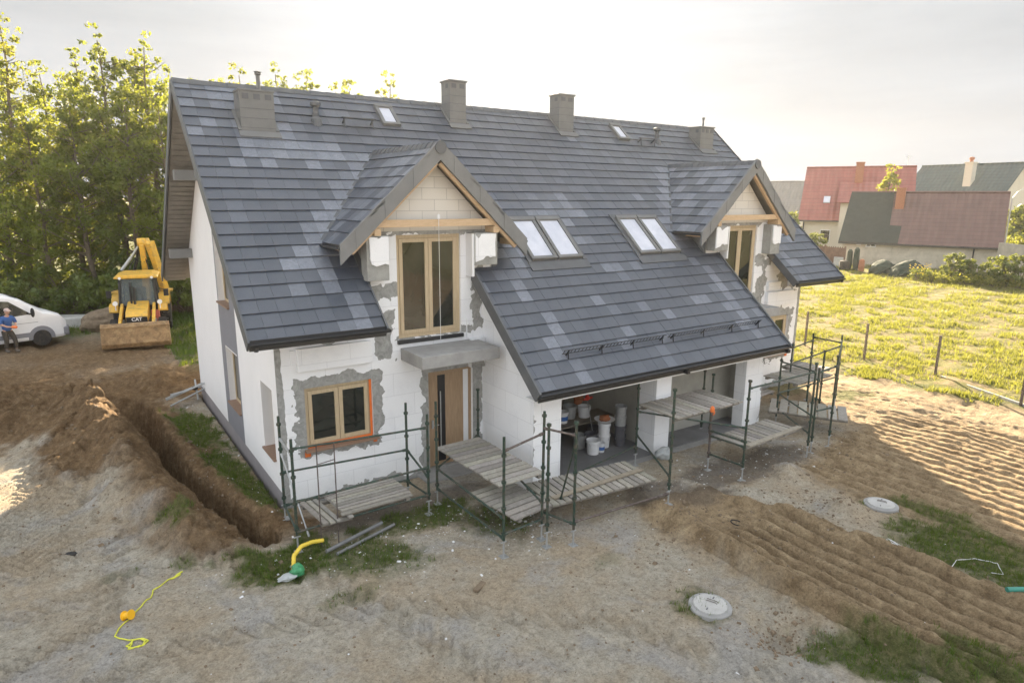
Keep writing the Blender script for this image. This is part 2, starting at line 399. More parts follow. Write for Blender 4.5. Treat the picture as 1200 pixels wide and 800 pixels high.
        return k.mat
    M['leaf']=leaf('alder_leaf',(.05,.09,.02),(.17,.22,.04))
    M['leafy']=leaf('yellowing_leaf',(.09,.13,.025),(.36,.34,.06))
    M['shrubleaf']=leaf('shrub_leaf',(.045,.08,.022),(.14,.18,.04),.35)
    M['grass']=leaf('green_grass_blade',(.03,.085,.015),(.085,.16,.028),.4)
    M['fieldgrass']=leaf('dry_field_grass_blade',(.10,.125,.028),(.23,.215,.075),.45)
    M['flower']=simple('yellow_flower',(.8,.55,.03),.7)
    M['crumb']=simple('white_foam_crumb',(.72,.72,.72),.9,0,.05)
    M['stone']=simple('grey_brown_clod',(.20,.15,.10),.95,0,.3,6,.5,20)
    M['concl']=simple('pale_weathered_concrete',(.47,.46,.44),.9,0,.15,3,.3,30,dirt=(.34,.33,.31))
    M['sheet']=simple('dull_plastic_sheet',(.40,.42,.42),.3,0,.2,5,.6,12)
    M['bag2']=simple('turquoise_plastic',(.04,.22,.17),.4)
    M['machine2']=simple('faded_machine_yellow',(.55,.35,.08),.6,0,.2,4)
    M['pinkred']=simple('faded_red_plastic',(.50,.14,.12),.6)
    M['cabglass']=N('cab_glass').done((.10,.13,.13),.08,0,.8); 
    k=M['cabglass'].node_tree.nodes['Principled BSDF']; k.inputs['Alpha'].default_value=.55
mats()
# ------------------------------------------------------------------ ground
rng=np.random.default_rng(5)
_P=rng.random((256,256))
def vnoise(x,y):
    xi=np.floor(x).astype(int); yi=np.floor(y).astype(int); fx=x-xi; fy=y-yi
    fx=fx*fx*(3-2*fx); fy=fy*fy*(3-2*fy)
    g=lambda a,b:_P[a&255,b&255]
    return (g(xi,yi)*(1-fx)+g(xi+1,yi)*fx)*(1-fy)+(g(xi,yi+1)*(1-fx)+g(xi+1,yi+1)*fx)*fy
def fbm(x,y,s=1,o=4,r=.5):
    x=np.asarray(x,float); y=np.asarray(y,float)
    t=0;a=1;n=0
    for i in range(o):
        t=t+a*vnoise(x*s+17.3*i,y*s+9.1*i); n+=a; a*=r; s*=2.03
    return t/n
def ss(a,b,x):
    t=np.clip((x-a)/(b-a),0,1); return t*t*(3-2*t)
TR=[(-.62,-1.22,.17),(-1.12,.5,.19),(-1.55,2.8,.22),(-1.88,6.2,.28),(-2.1,8.3,.5),(-2.6,9.8,.75)]
def polydist(x,y,pts):
    best=np.full(x.shape,1e9); tt=np.zeros(x.shape); w=np.zeros(x.shape); sg=np.zeros(x.shape)
    for i in range(len(pts)-1):
        ax,ay,aw=pts[i]; bx,by,bw=pts[i+1]; dx,dy=bx-ax,by-ay; L=dx*dx+dy*dy
        t=np.clip(((x-ax)*dx+(y-ay)*dy)/L,0,1); d=np.hypot(x-ax-t*dx,y-ay-t*dy)
        m=d<best; best=np.where(m,d,best); tt=np.where(m,i+t,tt); w=np.where(m,aw+t*(bw-aw),w)
        sg=np.where(m,np.sign(dx*(y-ay)-dy*(x-ax)),sg)
    return best,tt,w,sg
def inpoly(x,y,P,soft):
    """soft inside of a convex CCW polygon"""
    d=np.full(x.shape,1e9)
    for i in range(len(P)):
        ax,ay=P[i]; bx,by=P[(i+1)%len(P)]; L=math.hypot(bx-ax,by-ay)
        d=np.minimum(d,((bx-ax)*(y-ay)-(by-ay)*(x-ax))/L)
    return d
BANK=[(5.55,-10.6),(8.6,-11.3),(8.75,-9.0),(8.3,-6.6),(7.9,-4.35),(5.9,-4.15),(5.55,-5.2),(5.75,-8.0)]
DOZ=[(10.2,-9.9),(13.5,-9.9),(17.4,-8.4),(18.2,-5.6),(17.0,-3.6),(12.8,-4.1),(10.6,-4.6)]
def gheight(x,y):
    x=np.asarray(x,float); y=np.asarray(y,float)
    n1=fbm(x,y,.35,3); n2=fbm(x+31,y-7,1.6,4,.55); n3=fbm(x-5,y+3,6,4,.6)
    near=1-ss(20,26,x)
    h=(n1-.5)*.10+(n2-.5)*.05*near+(n3-.5)*.022*near
    # flat round the house
    hx=np.maximum(np.maximum(-x,x-17.6),0); hy=np.maximum(np.maximum(-2.1-y,y-9.3),0); dh=np.hypot(hx,hy)
    h=h*(.35+.65*ss(0,2.5,dh))
    h=np.where((x>-.1)&(x<17.7)&(y>-.1)&(y<9.4),-.25,h)
    h=np.where((x>4.6)&(x<13)&(y>-2.3)&(y<.2),-.25,h)
    # trench and spoil
    d,t,w,sg=polydist(x,y,TR)
    wob=(n3-.5)*.34+(n2-.5)*.30
    spo=fbm(x+3,y+60,1.1,5,.6); lump=fbm(x*1.0+9,y-21,3.3,5,.62)
    left=sg>0
    env=ss(-2.2,.3,y)*(1-ss(11.5,14,y))
    dl=np.where(left,d,0)
    heap=np.exp(-((dl-.80)/.52)**2)*.55*env*(.4+1.1*spo)
    heap=heap*left
    bigs=[(-3.15,4.9,1.0,1.8,.46),(-3.6,7.6,.95,1.4,.42),(-2.75,2.6,.6,1.1,.30),(-5.0,9.8,1.6,1.4,.55),(-6.6,12.0,2.0,1.5,.5),(-.9,11.6,.9,.8,.3)]
    for bx,by,rx,ry,bh in bigs:
        heap=heap+bh*np.exp(-((x-bx)/rx)**2-((y-by)/ry)**2)*(.55+.9*spo)
    heapm=np.clip(heap*5,0,1)
    rid=(1-2*np.abs(lump-.5))
    h=h+heap+heapm*((lump-.5)*.40+(rid-.75)*.20+(n3-.5)*.18)
    lip=np.exp(-((d-.50)/.25)**2)*.20*(~left)*env
    h=h+lip*(1+2*(lump-.5))
    dep=1.15*ss(-1.5,-.9,y)*(1-ss(9.0,10.6,y))
    tr=(1-ss(w*.72,w*1.28,d+wob*.6))
    h=h*(1-tr)+tr*(-dep+(n3-.5)*.12)
    # spread soil left front / far yard roughness
    rough=ss(7.5,11,y)*(1-ss(1,4,x))*(1-ss(20,24,y))
    h=h+rough*((fbm(x,y*2.2,1.2,5,.6)-.5)*.42+(n3-.5)*.08)
    # excavated bank on the right with bulldozer furrows (run along y)
    db=inpoly(x,y,BANK,1)+(n2-.5)*.35
    b=ss(-.25,.15,db)
    flat=ss(-6.2,-5.7,y)
    ph=((x+.10*np.sin(y*.55)+(n1-.5)*.22+(n2-.5)*.04)/.34)%1.0; fur=np.exp(-((ph-.5)/.17)**2)
    h=h+b*(.17+.16*ss(.0,.25,db)*(1-ss(.25,.6,db)))+b*(1-flat)*(.05-fur*.21*(.8+.4*n2)+.04*ph)+b*(n3-.5)*.035
    h=h-b*flat*(.05)+b*(lump-.5)*.10
    dd=inpoly(x,y,DOZ,1)+(n2-.5)*.5
    b2=ss(-.3,.5,dd)
    ph2=((x+.012*(y+6)**2+(n1-.5)*.25+(n2-.5)*.06)/.37)%1.0; fur2=np.exp(-((ph2-.5)/.18)**2)
    h=h+b2*(.03-fur2*.105*(.7+.6*n2)+(n3-.5)*.035+(lump-.5)*.05)
    # soil lumps by the piers
    for bx,by,r,bh in [(6.6,-3.5,.55,.22),(8.6,-4.9,.5,.2),(10.3,-4.7,.45,.25),(9.6,-6.5,.35,.26),(7.6,-3.9,.5,.16),(12.6,-5.0,.6,.15)]:
        g=np.exp(-((x-bx)**2+(y-by)**2)/r**2); h=h+g*bh*(.5+lump)
    # pit with broken ground near the front
    g=np.exp(-((x-5.0)/.35)**2-((y+8.15)/.28)**2); h=h-.32*g+.1*g*(lump-.5)
    # loose ground right of house
    rr=ss(14,17,x)*(1-ss(20.3,21.5,x)); h=h+rr*((fbm(x*1.5,y*.8,1.1,5,.6)-.5)*.26)
    # tyre tread, left foreground
    tt_=(ss(-6.8,-6.2,x)*(1-ss(-3.7,-3.2,x)))*ss(-.8,.2,y)*(1-ss(4.2,5.4,y))
    h=h+tt_*.09*np.abs(np.sin((y*1.0+np.abs(((x*1.4)%1)-.5)*.9)*math.pi/.24))
    foot=fbm(x*1.0+70,y+40,2.6,3,.5); h=h+near*(dh>.3)*(ss(.62,.72,foot)*-.035+ss(.50,.56,foot)*.010)
    for P in ([(-5.2,-4.2,.2),(-2.6,-3.4,.2),(.6,-4.3,.2),(3.2,-6.6,.2),(4.6,-9.6,.2)],[(-4.6,-1.5,.2),(-2.0,-.9,.2),(.0,-3.2,.2),(1.0,-6.5,.2)],[(-4.9,-3.0,.2),(-3.3,-2.2,.2),(-2.9,.5,.2)]):
        dd_,tt2,_w,_s=polydist(x,y,P); e=(1-ss(.18,.25,dd_)); h=h+e*(-.060+.060*(np.sin(tt2*50+_s*dd_*14)>.1))*ss(.30,.50,n2+.15)
    # field
    fl=ss(21.3,22.5,x)
    h=h+fl*((fbm(x+3,y,.9,4,.6)-.5)*.28)
    return h
GZ=lambda x,y: float(gheight(np.array([x]),np.array([y]))[0])
def gmask(x,y):
    n1=fbm(x,y,.5,4,.6); n2=fbm(x+11,y-5,2.2,5,.6); n3=fbm(x-50,y+13,7,4,.6)
    nz=(n2-.5)*1.5+(n1-.5)*.7+(n3-.5)*.7
    def ell(cx,cy,rx,ry,a=0,k=1):
        ca,sa=math.cos(a),math.sin(a); u=((x-cx)*ca+(y-cy)*sa)/rx; v=(-(x-cx)*sa+(y-cy)*ca)/ry
        return ss(-.25,.35,(1-np.hypot(u,v))*1.0+nz*.9)*k
    gr=np.zeros(x.shape)
    for e in [(-.6,-2.0,.95,.75,0,1),(.5,-2.6,1.3,.55,-.25,.85),(2.2,-1.9,1.2,.55,0,.9),(3.4,-2.7,.8,.8,0,.6),(-.55,2.2,.4,2.0,.1,.95),(-.7,6.2,.55,2.3,.1,1),
              (9.9,-8.6,.85,1.6,-.2,.95),(9.3,-7.9,.7,.5,0,.55),(10.9,-7.9,.45,1.3,-.2,.8),(5.6,-9.3,.55,.9,.6,.9),(6.0,-10.3,.9,.7,0,.9),(4.55,-7.0,.45,.4,0,.6),(-2.0,.25,.35,.25,0,.8),(-2.05,-1.2,.2,.2,0,.55),
              (-1.9,-.2,.22,.28,0,.6),(0.0,-3.7,.5,.2,0,.4),(-3.0,-.9,.3,.15,0,.4),(1.3,-3.4,.6,.25,0,.4),(4.2,-5.2,.35,.2,0,.3),(17.6,-2.0,.9,.6,0,.9),(16.9,-.2,1.0,.8,0,.6)]:
        gr=np.maximum(gr,ell(*e))
    d,t,w,sg=polydist(x,y,TR)
    gr=gr*ss(.38,.55,d)
    # back yard and left meadow
    gr=np.maximum(gr,ss(.35,.6,ss(20,23.5,y+x*.25)+(n1-.5)*.8)*(x<14))
    gr=np.maximum(gr,ss(12,16,y)*(x>0)*.9)
    field=ss(20.6,21.5,x+(n2-.5)*1.2+.18*np.clip(y+2,-6,0))
    edge=ss(19.9,20.7,x+(n2-.5)*1.5+.15*np.clip(y+2,-6,0))
    gr=np.maximum(gr,edge)
    # brown soil
    so=np.zeros(x.shape)
    spo=ss(1.9,.7,d+(n2-.5)*1.4)*ss(-1.9,-.9,y)*(1-ss(13,15,y))
    so=np.maximum(so,spo)
    for bx,by,rx,ry in [(-3.2,5.2,1.3,2.3),(-4.0,8.4,1.8,2.0),(-5.2,10.5,3.4,4.2),(-1.0,12.0,2.8,3.6),(-7,14,5,4),(-2.6,7.5,1.6,3)]:
        so=np.maximum(so,ss(-.1,.35,1-np.hypot((x-bx)/rx,(y-by)/ry)+nz*.35))
    so=np.maximum(so,ss(8.5,11,y)*(1-ss(19,23,y+x*.3))*(.65+.5*n1)*(1-gr))
    bk=ss(-.35,.1,inpoly(x,y,BANK,1)+nz*.3); dz=ss(-.5,.3,inpoly(x,y,DOZ,1)+nz*.4)
    sand=np.maximum(bk,dz)
    rr=ss(13.5,15.5,x+(n2-.5)*1.5)*(1-field)
    sand=np.maximum(sand,rr*.9)
    wet=np.zeros(x.shape)
    for bx,by,rx,ry in [(6.9,-4.0,.9,.7),(9.2,-3.9,2.0,.75),(4.0,-2.6,1.6,.7),(7.5,-4.6,.9,.5),(11,-3.9,1.6,.7),(2.2,-1.3,2.3,.5)]:
        wet=np.maximum(wet,ss(-.1,.4,1-np.hypot((x-bx)/rx,(y-by)/ry)+nz*.4))
    return gr,so,sand,field,wet
def graded(a,b,step,lo,hi,g=1.13,mx=30):
    c=list(np.arange(a,b+1e-6,step)); s=step
    while c[-1]<hi: s=min(s*g,mx); c.append(c[-1]+s)
    s=step; l=[]
    p=a
    while p>lo: s=min(s*g,mx); p-=s; l.append(p)
    return np.array(l[::-1]+c)
def build_ground():
    xs=graded(-7,5.2,.05,-900,1200); xs=xs[xs<5.2]; x2=graded(9.0,18.8,.043,0,1200); xs=np.concatenate([xs,np.arange(5.2,9.0,.03),x2[x2>=9.0-1e-6]]); ys=graded(-12.2,13,.055,-300,1400)
    X,Y=np.meshgrid(xs,ys,indexing='ij'); Z=gheight(X,Y)
    far=ss(60,160,np.hypot(X,Y)); Z=Z*(1-far)
    nx,ny=X.shape
    me=bpy.data.meshes.new('ground'); n=nx*ny
    me.vertices.add(n); me.vertices.foreach_set('co',np.stack([X,Y,Z],-1).reshape(-1).astype(np.float32))
    i=np.arange((nx-1)*(ny-1)); a=(i//(ny-1))*ny+(i%(ny-1)); q=np.stack([a,a+ny,a+ny+1,a+1],-1)
    me.loops.add(q.size); me.loops.foreach_set('vertex_index',q.reshape(-1).astype(np.int32))
    me.polygons.add(len(q)); me.polygons.foreach_set('loop_start',np.arange(0,q.size,4,dtype=np.int32)); me.polygons.foreach_set('loop_total',np.full(len(q),4,dtype=np.int32))
    me.update(calc_edges=True)
    gr,so,sand,field,wet=gmask(X,Y)
    at=me.color_attributes.new('cover','FLOAT_COLOR','POINT'); at.data.foreach_set('color',np.stack([gr,so,sand,field],-1).reshape(-1).astype(np.float32))
    at=me.color_attributes.new('wet','FLOAT_COLOR','POINT'); at.data.foreach_set('color',np.stack([wet,wet,wet,wet*0+1],-1).reshape(-1).astype(np.float32))
    me.polygons.foreach_set('use_smooth',[True]*len(me.polygons))
    k=N('sandy_building_site_soil'); a=k.n('ShaderNodeAttribute',attribute_name='cover'); s=k.n('ShaderNodeSeparateColor'); k.l(a.outputs['Color'],s.inputs[0])
    w=k.n('ShaderNodeAttribute',attribute_name='wet').outputs['Fac']
    big=k.noise(.55,6,.65); mid=k.noise(3.1,7,.7,dist=.3); fine=k.noise(22,6,.75); grit=k.noise(90,3,.7)
    base=k.ramp(mid,[(.28,(.36,.315,.245)),(.5,(.46,.415,.335)),(.72,(.55,.51,.43))])
    base=k.mix(k.ramp(big,[(.42,0),(.60,.85)]),base,(.44,.355,.25)); base=k.mix(k.ramp(k.noise(.8,5,.6,dist=.5),[(.52,0),(.66,.7)]),base,(.42,.405,.385))
    soil=k.ramp(k.noise(4.5,7,.72),[(.3,(.125,.075,.038)),(.55,(.225,.148,.08)),(.75,(.36,.26,.155))])
    sand=k.ramp(k.noise(2.5,7,.7),[(.3,(.20,.14,.08)),(.5,(.34,.25,.15)),(.72,(.50,.385,.24))])
    grass=k.ramp(k.noise(7,6,.75),[(.3,(.05,.065,.022)),(.5,(.11,.125,.04)),(.66,(.22,.19,.10)),(.78,(.33,.29,.19))])
    fieldc=k.ramp(k.noise(1.3,7,.75),[(.3,(.12,.13,.04)),(.48,(.19,.18,.06)),(.58,(.27,.21,.11)),(.75,(.34,.26,.16))])
    c=k.mix(s.outputs[2],base,sand); c=k.mix(s.outputs[1],c,soil)
    c=k.mix(k.math('MULTIPLY',w,.65),c,(.11,.09,.075))
    c=k.mix(s.outputs[0],c,grass); c=k.mix(a.outputs['Alpha'],c,fieldc)
    fl=k.ramp(grit,[(.60,0),(.68,1)]); c=k.mix(k.math('MULTIPLY',fl,.35),c,(.10,.08,.06))
    fl2=k.ramp(k.noise(55,3,.7),[(.66,0),(.70,1)]); c=k.mix(k.math('MULTIPLY',fl2,.5),c,(.52,.49,.43))
    mott=k.ramp(k.noise(11,7,.8,dist=.4),[(.36,.62),(.5,1),(.66,1.22)]); c=k.mix(.85,c,mott,'MULTIPLY'); sp=k.ramp(k.noise(34,5,.8),[(.36,.70),(.48,1),(.62,1.18)]); c=k.mix(.8,c,sp,'MULTIPLY')
    h=k.math('ADD',k.math('MULTIPLY',fine,1.0),k.math('ADD',k.math('MULTIPLY',grit,.35),k.math('MULTIPLY',k.noise(8,6,.7),1.3)))
    k.bump(h,1.0,.055)
    me.materials.append(k.done(c,.95,0,.15))
    o=bpy.data.objects.new('ground',me); COL.objects.link(o); tag(o,kind='structure')
build_ground()
def tufts(name,pts,mat,hmin,hmax,blades,wid,spread,kind='stuff'):
    V=[];F=[];C=[]
    for (x,y,z,s) in pts:
        b0=random.random()
        for i in range(blades):
            a=random.random()*6.283; r=spread*random.random()*s; h=random.uniform(hmin,hmax)*s; l=random.uniform(.1,.8)*h
            px,py=x+r*math.cos(a),y+r*math.sin(a); b=random.random()*6.283
            wx,wy=wid*math.cos(b)*s,wid*math.sin(b)*s; a2=random.random()*6.283
            n=len(V); V+=[(px-wx,py-wy,z-.015),(px+wx,py+wy,z-.015),(px+l*math.cos(a2),py+l*math.sin(a2),z+h)]
            F.append((n,n+1,n+2)); C.append(min(1,max(0,b0*.6+random.random()*.4)))
    me=bpy.data.meshes.new(name); me.from_pydata(V,[],F); me.update(); me.materials.append(mat)
    at=me.color_attributes.new('tint','FLOAT_COLOR','POINT'); arr=np.ones((len(V),4),np.float32); arr[:,0]=np.repeat(C,3)
    at.data.foreach_set('color',arr.ravel())
    o=bpy.data.objects.new(name,me); COL.objects.link(o); tag(o,kind=kind); return o
def scatter_grass():
    n=60000; x=rng.uniform(-2.8,12,n); y=rng.uniform(-11,9.5,n); gr,so,sand,field,wet=gmask(x,y); z=gheight(x,y)
    inside=((x>-.05)&(x<17.65)&(y>-.05))|((x>4.7)&(x<12.9)&(y>-2.2))
    keep=(gr>rng.uniform(.25,1.1,n))&(~inside)
    pts=[(a,b,c,d) for a,b,c,d in zip(x[keep],y[keep],z[keep],rng.uniform(.5,1.3,keep.sum()))][:24000]
    o=tufts('grass',pts,M['grass'],.04,.12,7,.006,.06); tag(o,'short green weeds and grass tufts on the bare soil round the house','grass')
    n=70000; x=20+rng.power(.9,n)*46; x=20.3+ (rng.random(n)**1.5)*46; y=rng.uniform(-8,27,n); gr,so,sand,field,wet=gmask(x,y); z=gheight(x,y)
    clump=fbm(x,y,.9,4,.6); keep=(gr>.4)&(clump>rng.uniform(.42,.60,n))&(x<66)
    s=rng.uniform(.6,1.5,n)*(.8+x/60)
    pts=[(a,b,c,d) for a,b,c,d in zip(x[keep],y[keep],z[keep],s[keep])]
    o=tufts('field_grass',pts,M['fieldgrass'],.05,.13,5,.014,.13); tag(o,'sunlit yellow green rough grass covering the field behind the wire fence','grass')
    n=14000; x=rng.uniform(-12,6,n); y=rng.uniform(11,40,n); gr,so,sand,field,wet=gmask(x,y); z=gheight(x,y); keep=gr>.4
    pts=[(a,b,c,d) for a,b,c,d in zip(x[keep],y[keep],z[keep],rng.uniform(.6,1.5,keep.sum()))]
    o=tufts('meadow_grass',pts,M['grass'],.08,.22,5,.02,.2); tag(o,'tall green weeds at the foot of the wood behind the van','grass')
scatter_grass()
# ------------------------------------------------------------------ the house
RR,YR,T_=8.895,4.794,.878
LN=math.sqrt(1+T_*T_); CW=17.6
zr=lambda y:RR-T_*(YR-y)
NF=Vector((0,-T_,1)).normalized()          # front slope normal
EA,EG=-1.037,-2.627
house=empty('semi_detached_house',(0,0,0),0,'two-family house under construction with slate grey tiled roof, white foam-clad walls and two gabled dormers','house')
def wall(mb,O,U,V,Nn,thick,outline,openings,back=True):
    """panel in plane O+u*U+v*V, outer face at O, body behind it along -Nn"""
    O,U,V,Nn=Vector(O),Vector(U),Vector(V),Vector(Nn)
    us=sorted(set([p[0] for p in outline]+[a for o in openings for a in o[:2]]))
    vs=sorted(set([p[1] for p in outline]+[a for o in openings for a in o[2:4]]))
    P=lambda u,v,h:O+u*U+v*V-h*Nn
    for i in range(len(us)-1):
        for j in range(len(vs)-1):
            cu,cv=(us[i]+us[i+1])/2,(vs[j]+vs[j+1])/2
            if any(o[0]<cu<o[1] and o[2]<cv<o[3] for o in openings): continue
            pg=clip([(us[i],vs[j]),(us[i+1],vs[j]),(us[i+1],vs[j+1]),(us[i],vs[j+1])],outline)
            if not pg: continue
            mb.add([P(a,b,0) for a,b in pg],[tuple(range(len(pg)))])
            if back: mb.add([P(a,b,thick) for a,b in pg],[tuple(range(len(pg)))[::-1]])
def reveal(mb,O,U,V,Nn,o,d,mi=None):
    O,U,V,Nn=Vector(O),Vector(U),Vector(V),Vector(Nn); P=lambda u,v,h:O+u*U+v*V-h*Nn
    c=[(o[0],o[2]),(o[1],o[2]),(o[1],o[3]),(o[0],o[3])]
    for i in range(4):
        a,b=c[i],c[(i+1)%4]; mb.add([P(*a,0),P(*b,0),P(*b,d),P(*a,d)],[(0,1,2,3)])
FX,FZ,FN=(1,0,0),(0,0,1),(0,-1,0)
def mx(x,m): return CW-x if m else x
def mr(o,m): return (CW-o[1],CW-o[0],o[2],o[3]) if m else o
WIN=(.545,2.0,1.16,2.47); DOOR=(3.35,4.52,.06,2.40); BALC=(2.66,4.22,3.26,5.50); SW=(15.9,17.05,1.3,2.5)
zu=zr(0)-.24
# front walls
for m in (0,1):
    w=MB()
    win=mr(WIN,m); dr=mr(DOOR,m); bl=mr(BALC,m)
    w1=[(mx(0,m),-.3),(mx(4.79,m),-.3),(mx(4.79,m),zu),(mx(0,m),zu)]
    w2=[(mx(2.02,m),zu),(mx(5.06,m),zu),(mx(5.06,m),5.58),(mx(3.54,m),7.0),(mx(2.02,m),5.58)]
    if m: w1=w1[::-1]; w2=w2[::-1]
    wall(w,(0,0,0),FX,FZ,FN,.35,w1,[win,dr,bl]); 
    w2a=[p for p in w2 if p[1]<5.6]; w2a=[(min(p[0] for p in w2a),zu),(max(p[0] for p in w2a),zu),(max(p[0] for p in w2a),5.58),(min(p[0] for p in w2a),5.58)]
    wall(w,(0,0,0),FX,FZ,FN,.35,w2a,[bl])
    for o,d in ((win,.2),(dr,.22),(bl,.2)): reveal(w,(0,0,0),FX,FZ,FN,o,d)
    # garage side wall (x=4.79) below the extended roof, and the pier fronts
    gx=mx(4.79,m)
    side=[(-2.103,-.3),(0,-.3),(0,zr(0)-.22),(-2.103,zr(-2.103)-.22)]
    w.add([(gx,a,b) for a,b in side],[(0,1,2,3)])
    # front of the garage: piers and lintel
    w.box(mx(4.79,m)+(.001 if not m else -.001),mx(5.55,m),-2.103,-1.75,-.3,2.14)
    w.box(mx(4.80,m),mx(8.8,m),-2.103,-1.80,2.14,2.40)
    w.box(mx(8.54,m),mx(8.8,m),-2.103,-1.50,-.3,2.139)
    w.build('front_wall',[M['foam']],house)
    # gable infill of dormer: white blocks, set back a little
    g=MB(); g.prism([(mx(2.0,m),5.58),(mx(5.08,m),5.58),(mx(3.54,m),7.06)],lambda a,b,h:(a,h,b),.02,.3); g.build('dormer_gable_wall',[M['block']],house)
    # upper insulation board standing proud under the eave, and the small ones
    b=MB()
    x0,x1=sorted((mx(.42,m),mx(1.98,m)))
    b.box(x0,x1,-.13,.0,2.86,3.33); b.cut()
    b.box(*sorted((mx(.30,m),mx(.44,m))),-.05,0,3.0,3.3); b.cut()
    b.box(*sorted((mx(.30,m),mx(.80,m))),-.09,0,3.46,3.8); b.cut(); b.box(*sorted((mx(1.28,m),mx(1.95,m))),-.10,0,3.40,3.66); b.cut()
    b.box(*sorted((mx(4.35,m),mx(4.80,m))),-.06,0,3.10,3.55); b.cut(); b.box(*sorted((mx(4.40,m),mx(4.77,m))),-.16,0,2.4,3.1)
    b.build_each('insulation_board',[M['foam']],house,bevel=.006,label='white foam board standing proud of the wall')
# side walls
for m in (0,1):
    w=MB(); w.mi=0
    x=mx(0,m); Nn=(-1,0,0) if not m else (1,0,0)
    pent=[(0,-.3),(9.34,-.3),(9.34,zr(0)-.25+.22),(YR-.12,RR-.36),(0,zr(0)-.25)]
    pent=[(0,-.3),(9.59,-.3),(9.59,zr(0)-.2),(YR,RR-.3),(0,zr(0)-.2)]
    up=(3.95,5.25,3.62,5.35); lo=(3.52,4.87,1.03,2.50); sm=(.40,1.32,.92,2.43)
    ops=[up,lo,sm] if not m else []
    wall(w,(x,0,0),(0,1,0),(0,0,1),Nn,.3,pent,ops)
    for o in ops: reveal(w,(x,0,0),(0,1,0),(0,0,1),Nn,o,.26)
    w.build('side_wall',[M['plaster']],house)
    if not m:
        p=MB()
        for a,b,c,d in ((3.40,5.36,.29,1.0),(3.40,3.51,1.0,2.53),(4.88,5.36,1.0,2.53),(3.40,5.36,2.53,3.58),(3.40,3.94,3.58,5.6),(5.26,5.36,3.58,5.6),(3.94,5.26,5.36,5.6)):
            p.box(-.003,.0,a,b,c,d)
        p.build('grey_wall_panel',[M['panel']],house,label='dark grey painted strip between the side windows')
        for o in (up,lo,sm):
            f=MB(); fx=.225 if o is sm else .15; f.box(fx,fx+.06,o[0],o[0]+.08,o[2],o[3]); f.box(fx,fx+.06,o[1]-.08,o[1],o[2],o[3]); f.box(fx,fx+.06,o[0]+.08,o[1]-.08,o[2],o[2]+.08); f.box(fx,fx+.06,o[0]+.08,o[1]-.08,o[3]-.08,o[3])
            fo=f.build('window',[M['frame']],house)
            g=MB(); g.box(fx+.02,fx+.035,o[0]+.08,o[1]-.08,o[2]+.08,o[3]-.08); g.build('pane',[M['glass']],fo)
            s=MB(); s.box(-.06,fx-.001,o[0]-.02,o[1]+.02,o[2]-.03,o[2]+.012); s.build('sill',[M['sillwood']],fo)
    pl=MB(); pl.box(x-(.004 if not m else 0),x+(.004 if m else 0),-.004,9.6,-.3,.29); pl.build('plinth',[M['plinth']],house)
# back wall
w=MB(); wall(w,(0,9.59,0),FX,FZ,(0,1,0),.3,[(0,-.3),(CW,-.3),(CW,zr(0)-.2),(0,zr(0)-.2)],[]); w.build('back_wall',[M['plaster']],house)
# floor slab at entry, garage floor, inner walls
f=MB(); f.box(4.80,12.80,-2.10,3.4,-.2,.02); f.build('garage_floor',[M['concdark']],house)
f=MB(); f.box(4.795,12.805,-2.30,-2.105,-.2,-.03); f.box(5.6,8.5,-2.32,-2.10,-.03,.0);f.box(9.1,12.0,-2.32,-2.10,-.03,.0); f.build('garage_threshold',[M['conc']],house)
for m in (0,1):
    f=MB(); f.box(*sorted((mx(4.80,m),mx(5.10,m))),-1.75,3.4,-.2,2.55); f.box(*sorted((mx(5.10,m),mx(8.70,m))),1.5,1.7,-.2,2.55)
    f.box(*sorted((mx(8.70,m),mx(8.799,m))),-1.50,3.4,-.2,2.55); f.box(*sorted((mx(5.1,m),mx(8.7,m))),-1.8,3.4,2.55,2.7)
    if m: f.box(mx(8.70,1)-.001,mx(5.10,1)+.001,-1.25,-1.15,.02,2.549)
    f.build('garage_inner_wall',[M['concwall']],house)
    e=MB(); e.box(*sorted((mx(3.0,m),mx(4.78,m))),-.55,-.005,-.3,.03); e.build('door_step',[M['conc']],house)
# canopy slabs
for m in (0,1):
    c=MB(); c.box(*sorted((mx(2.69,m),mx(4.60,m))),-1.06,-.002,2.79,3.06); c.build('entrance_canopy',[M['conc']],house,bevel=.012)
    c=MB(); c.box(*sorted((mx(2.62,m),mx(4.26,m))),-.06,.03,3.15,3.235); c.build('balcony_door_threshold',[M['gutter']],house)
# windows and doors in the front
def leafed(name,o,n,depth,m,sash=True,parent=house,label=None):
    x0,x1,z0,z1=mr(o,m); f=MB(); t=.075; y0,y1=depth,depth+.08
    f.box(x0,x0+t,y0,y1,z0,z1); f.box(x1-t,x1,y0,y1,z0,z1); f.box(x0+t,x1-t,y0,y1,z0,z0+t); f.box(x0+t,x1-t,y0,y1,z1-t,z1)
    fo=f.build(name,[M['frame']],parent,bevel=.006,label=label)
    wd=(x1-x0-2*t)/n
    for i in range(n):
        a=x0+t+i*wd+.004; b=a+wd-.008; s=MB(); q=.085; c,d=z0+t+.004,z1-t-.004; yy=y0-.012
        s.box(a,a+q,yy,y1-.01,c,d); s.box(b-q,b,yy,y1-.01,c,d); s.box(a+q,b-q,yy,y1-.01,c,c+q); s.box(a+q,b-q,yy,y1-.01,d-q,d)
        so_=s.build('sash',[M['frame']],fo,bevel=.005)
        g=MB(); g.box(a+q-.002,b-q+.002,y0+.02,y0+.035,c+q-.002,d-q+.002); g.build('pane',[M['glass']],fo)
    return fo,(x0,x1,z0,z1)
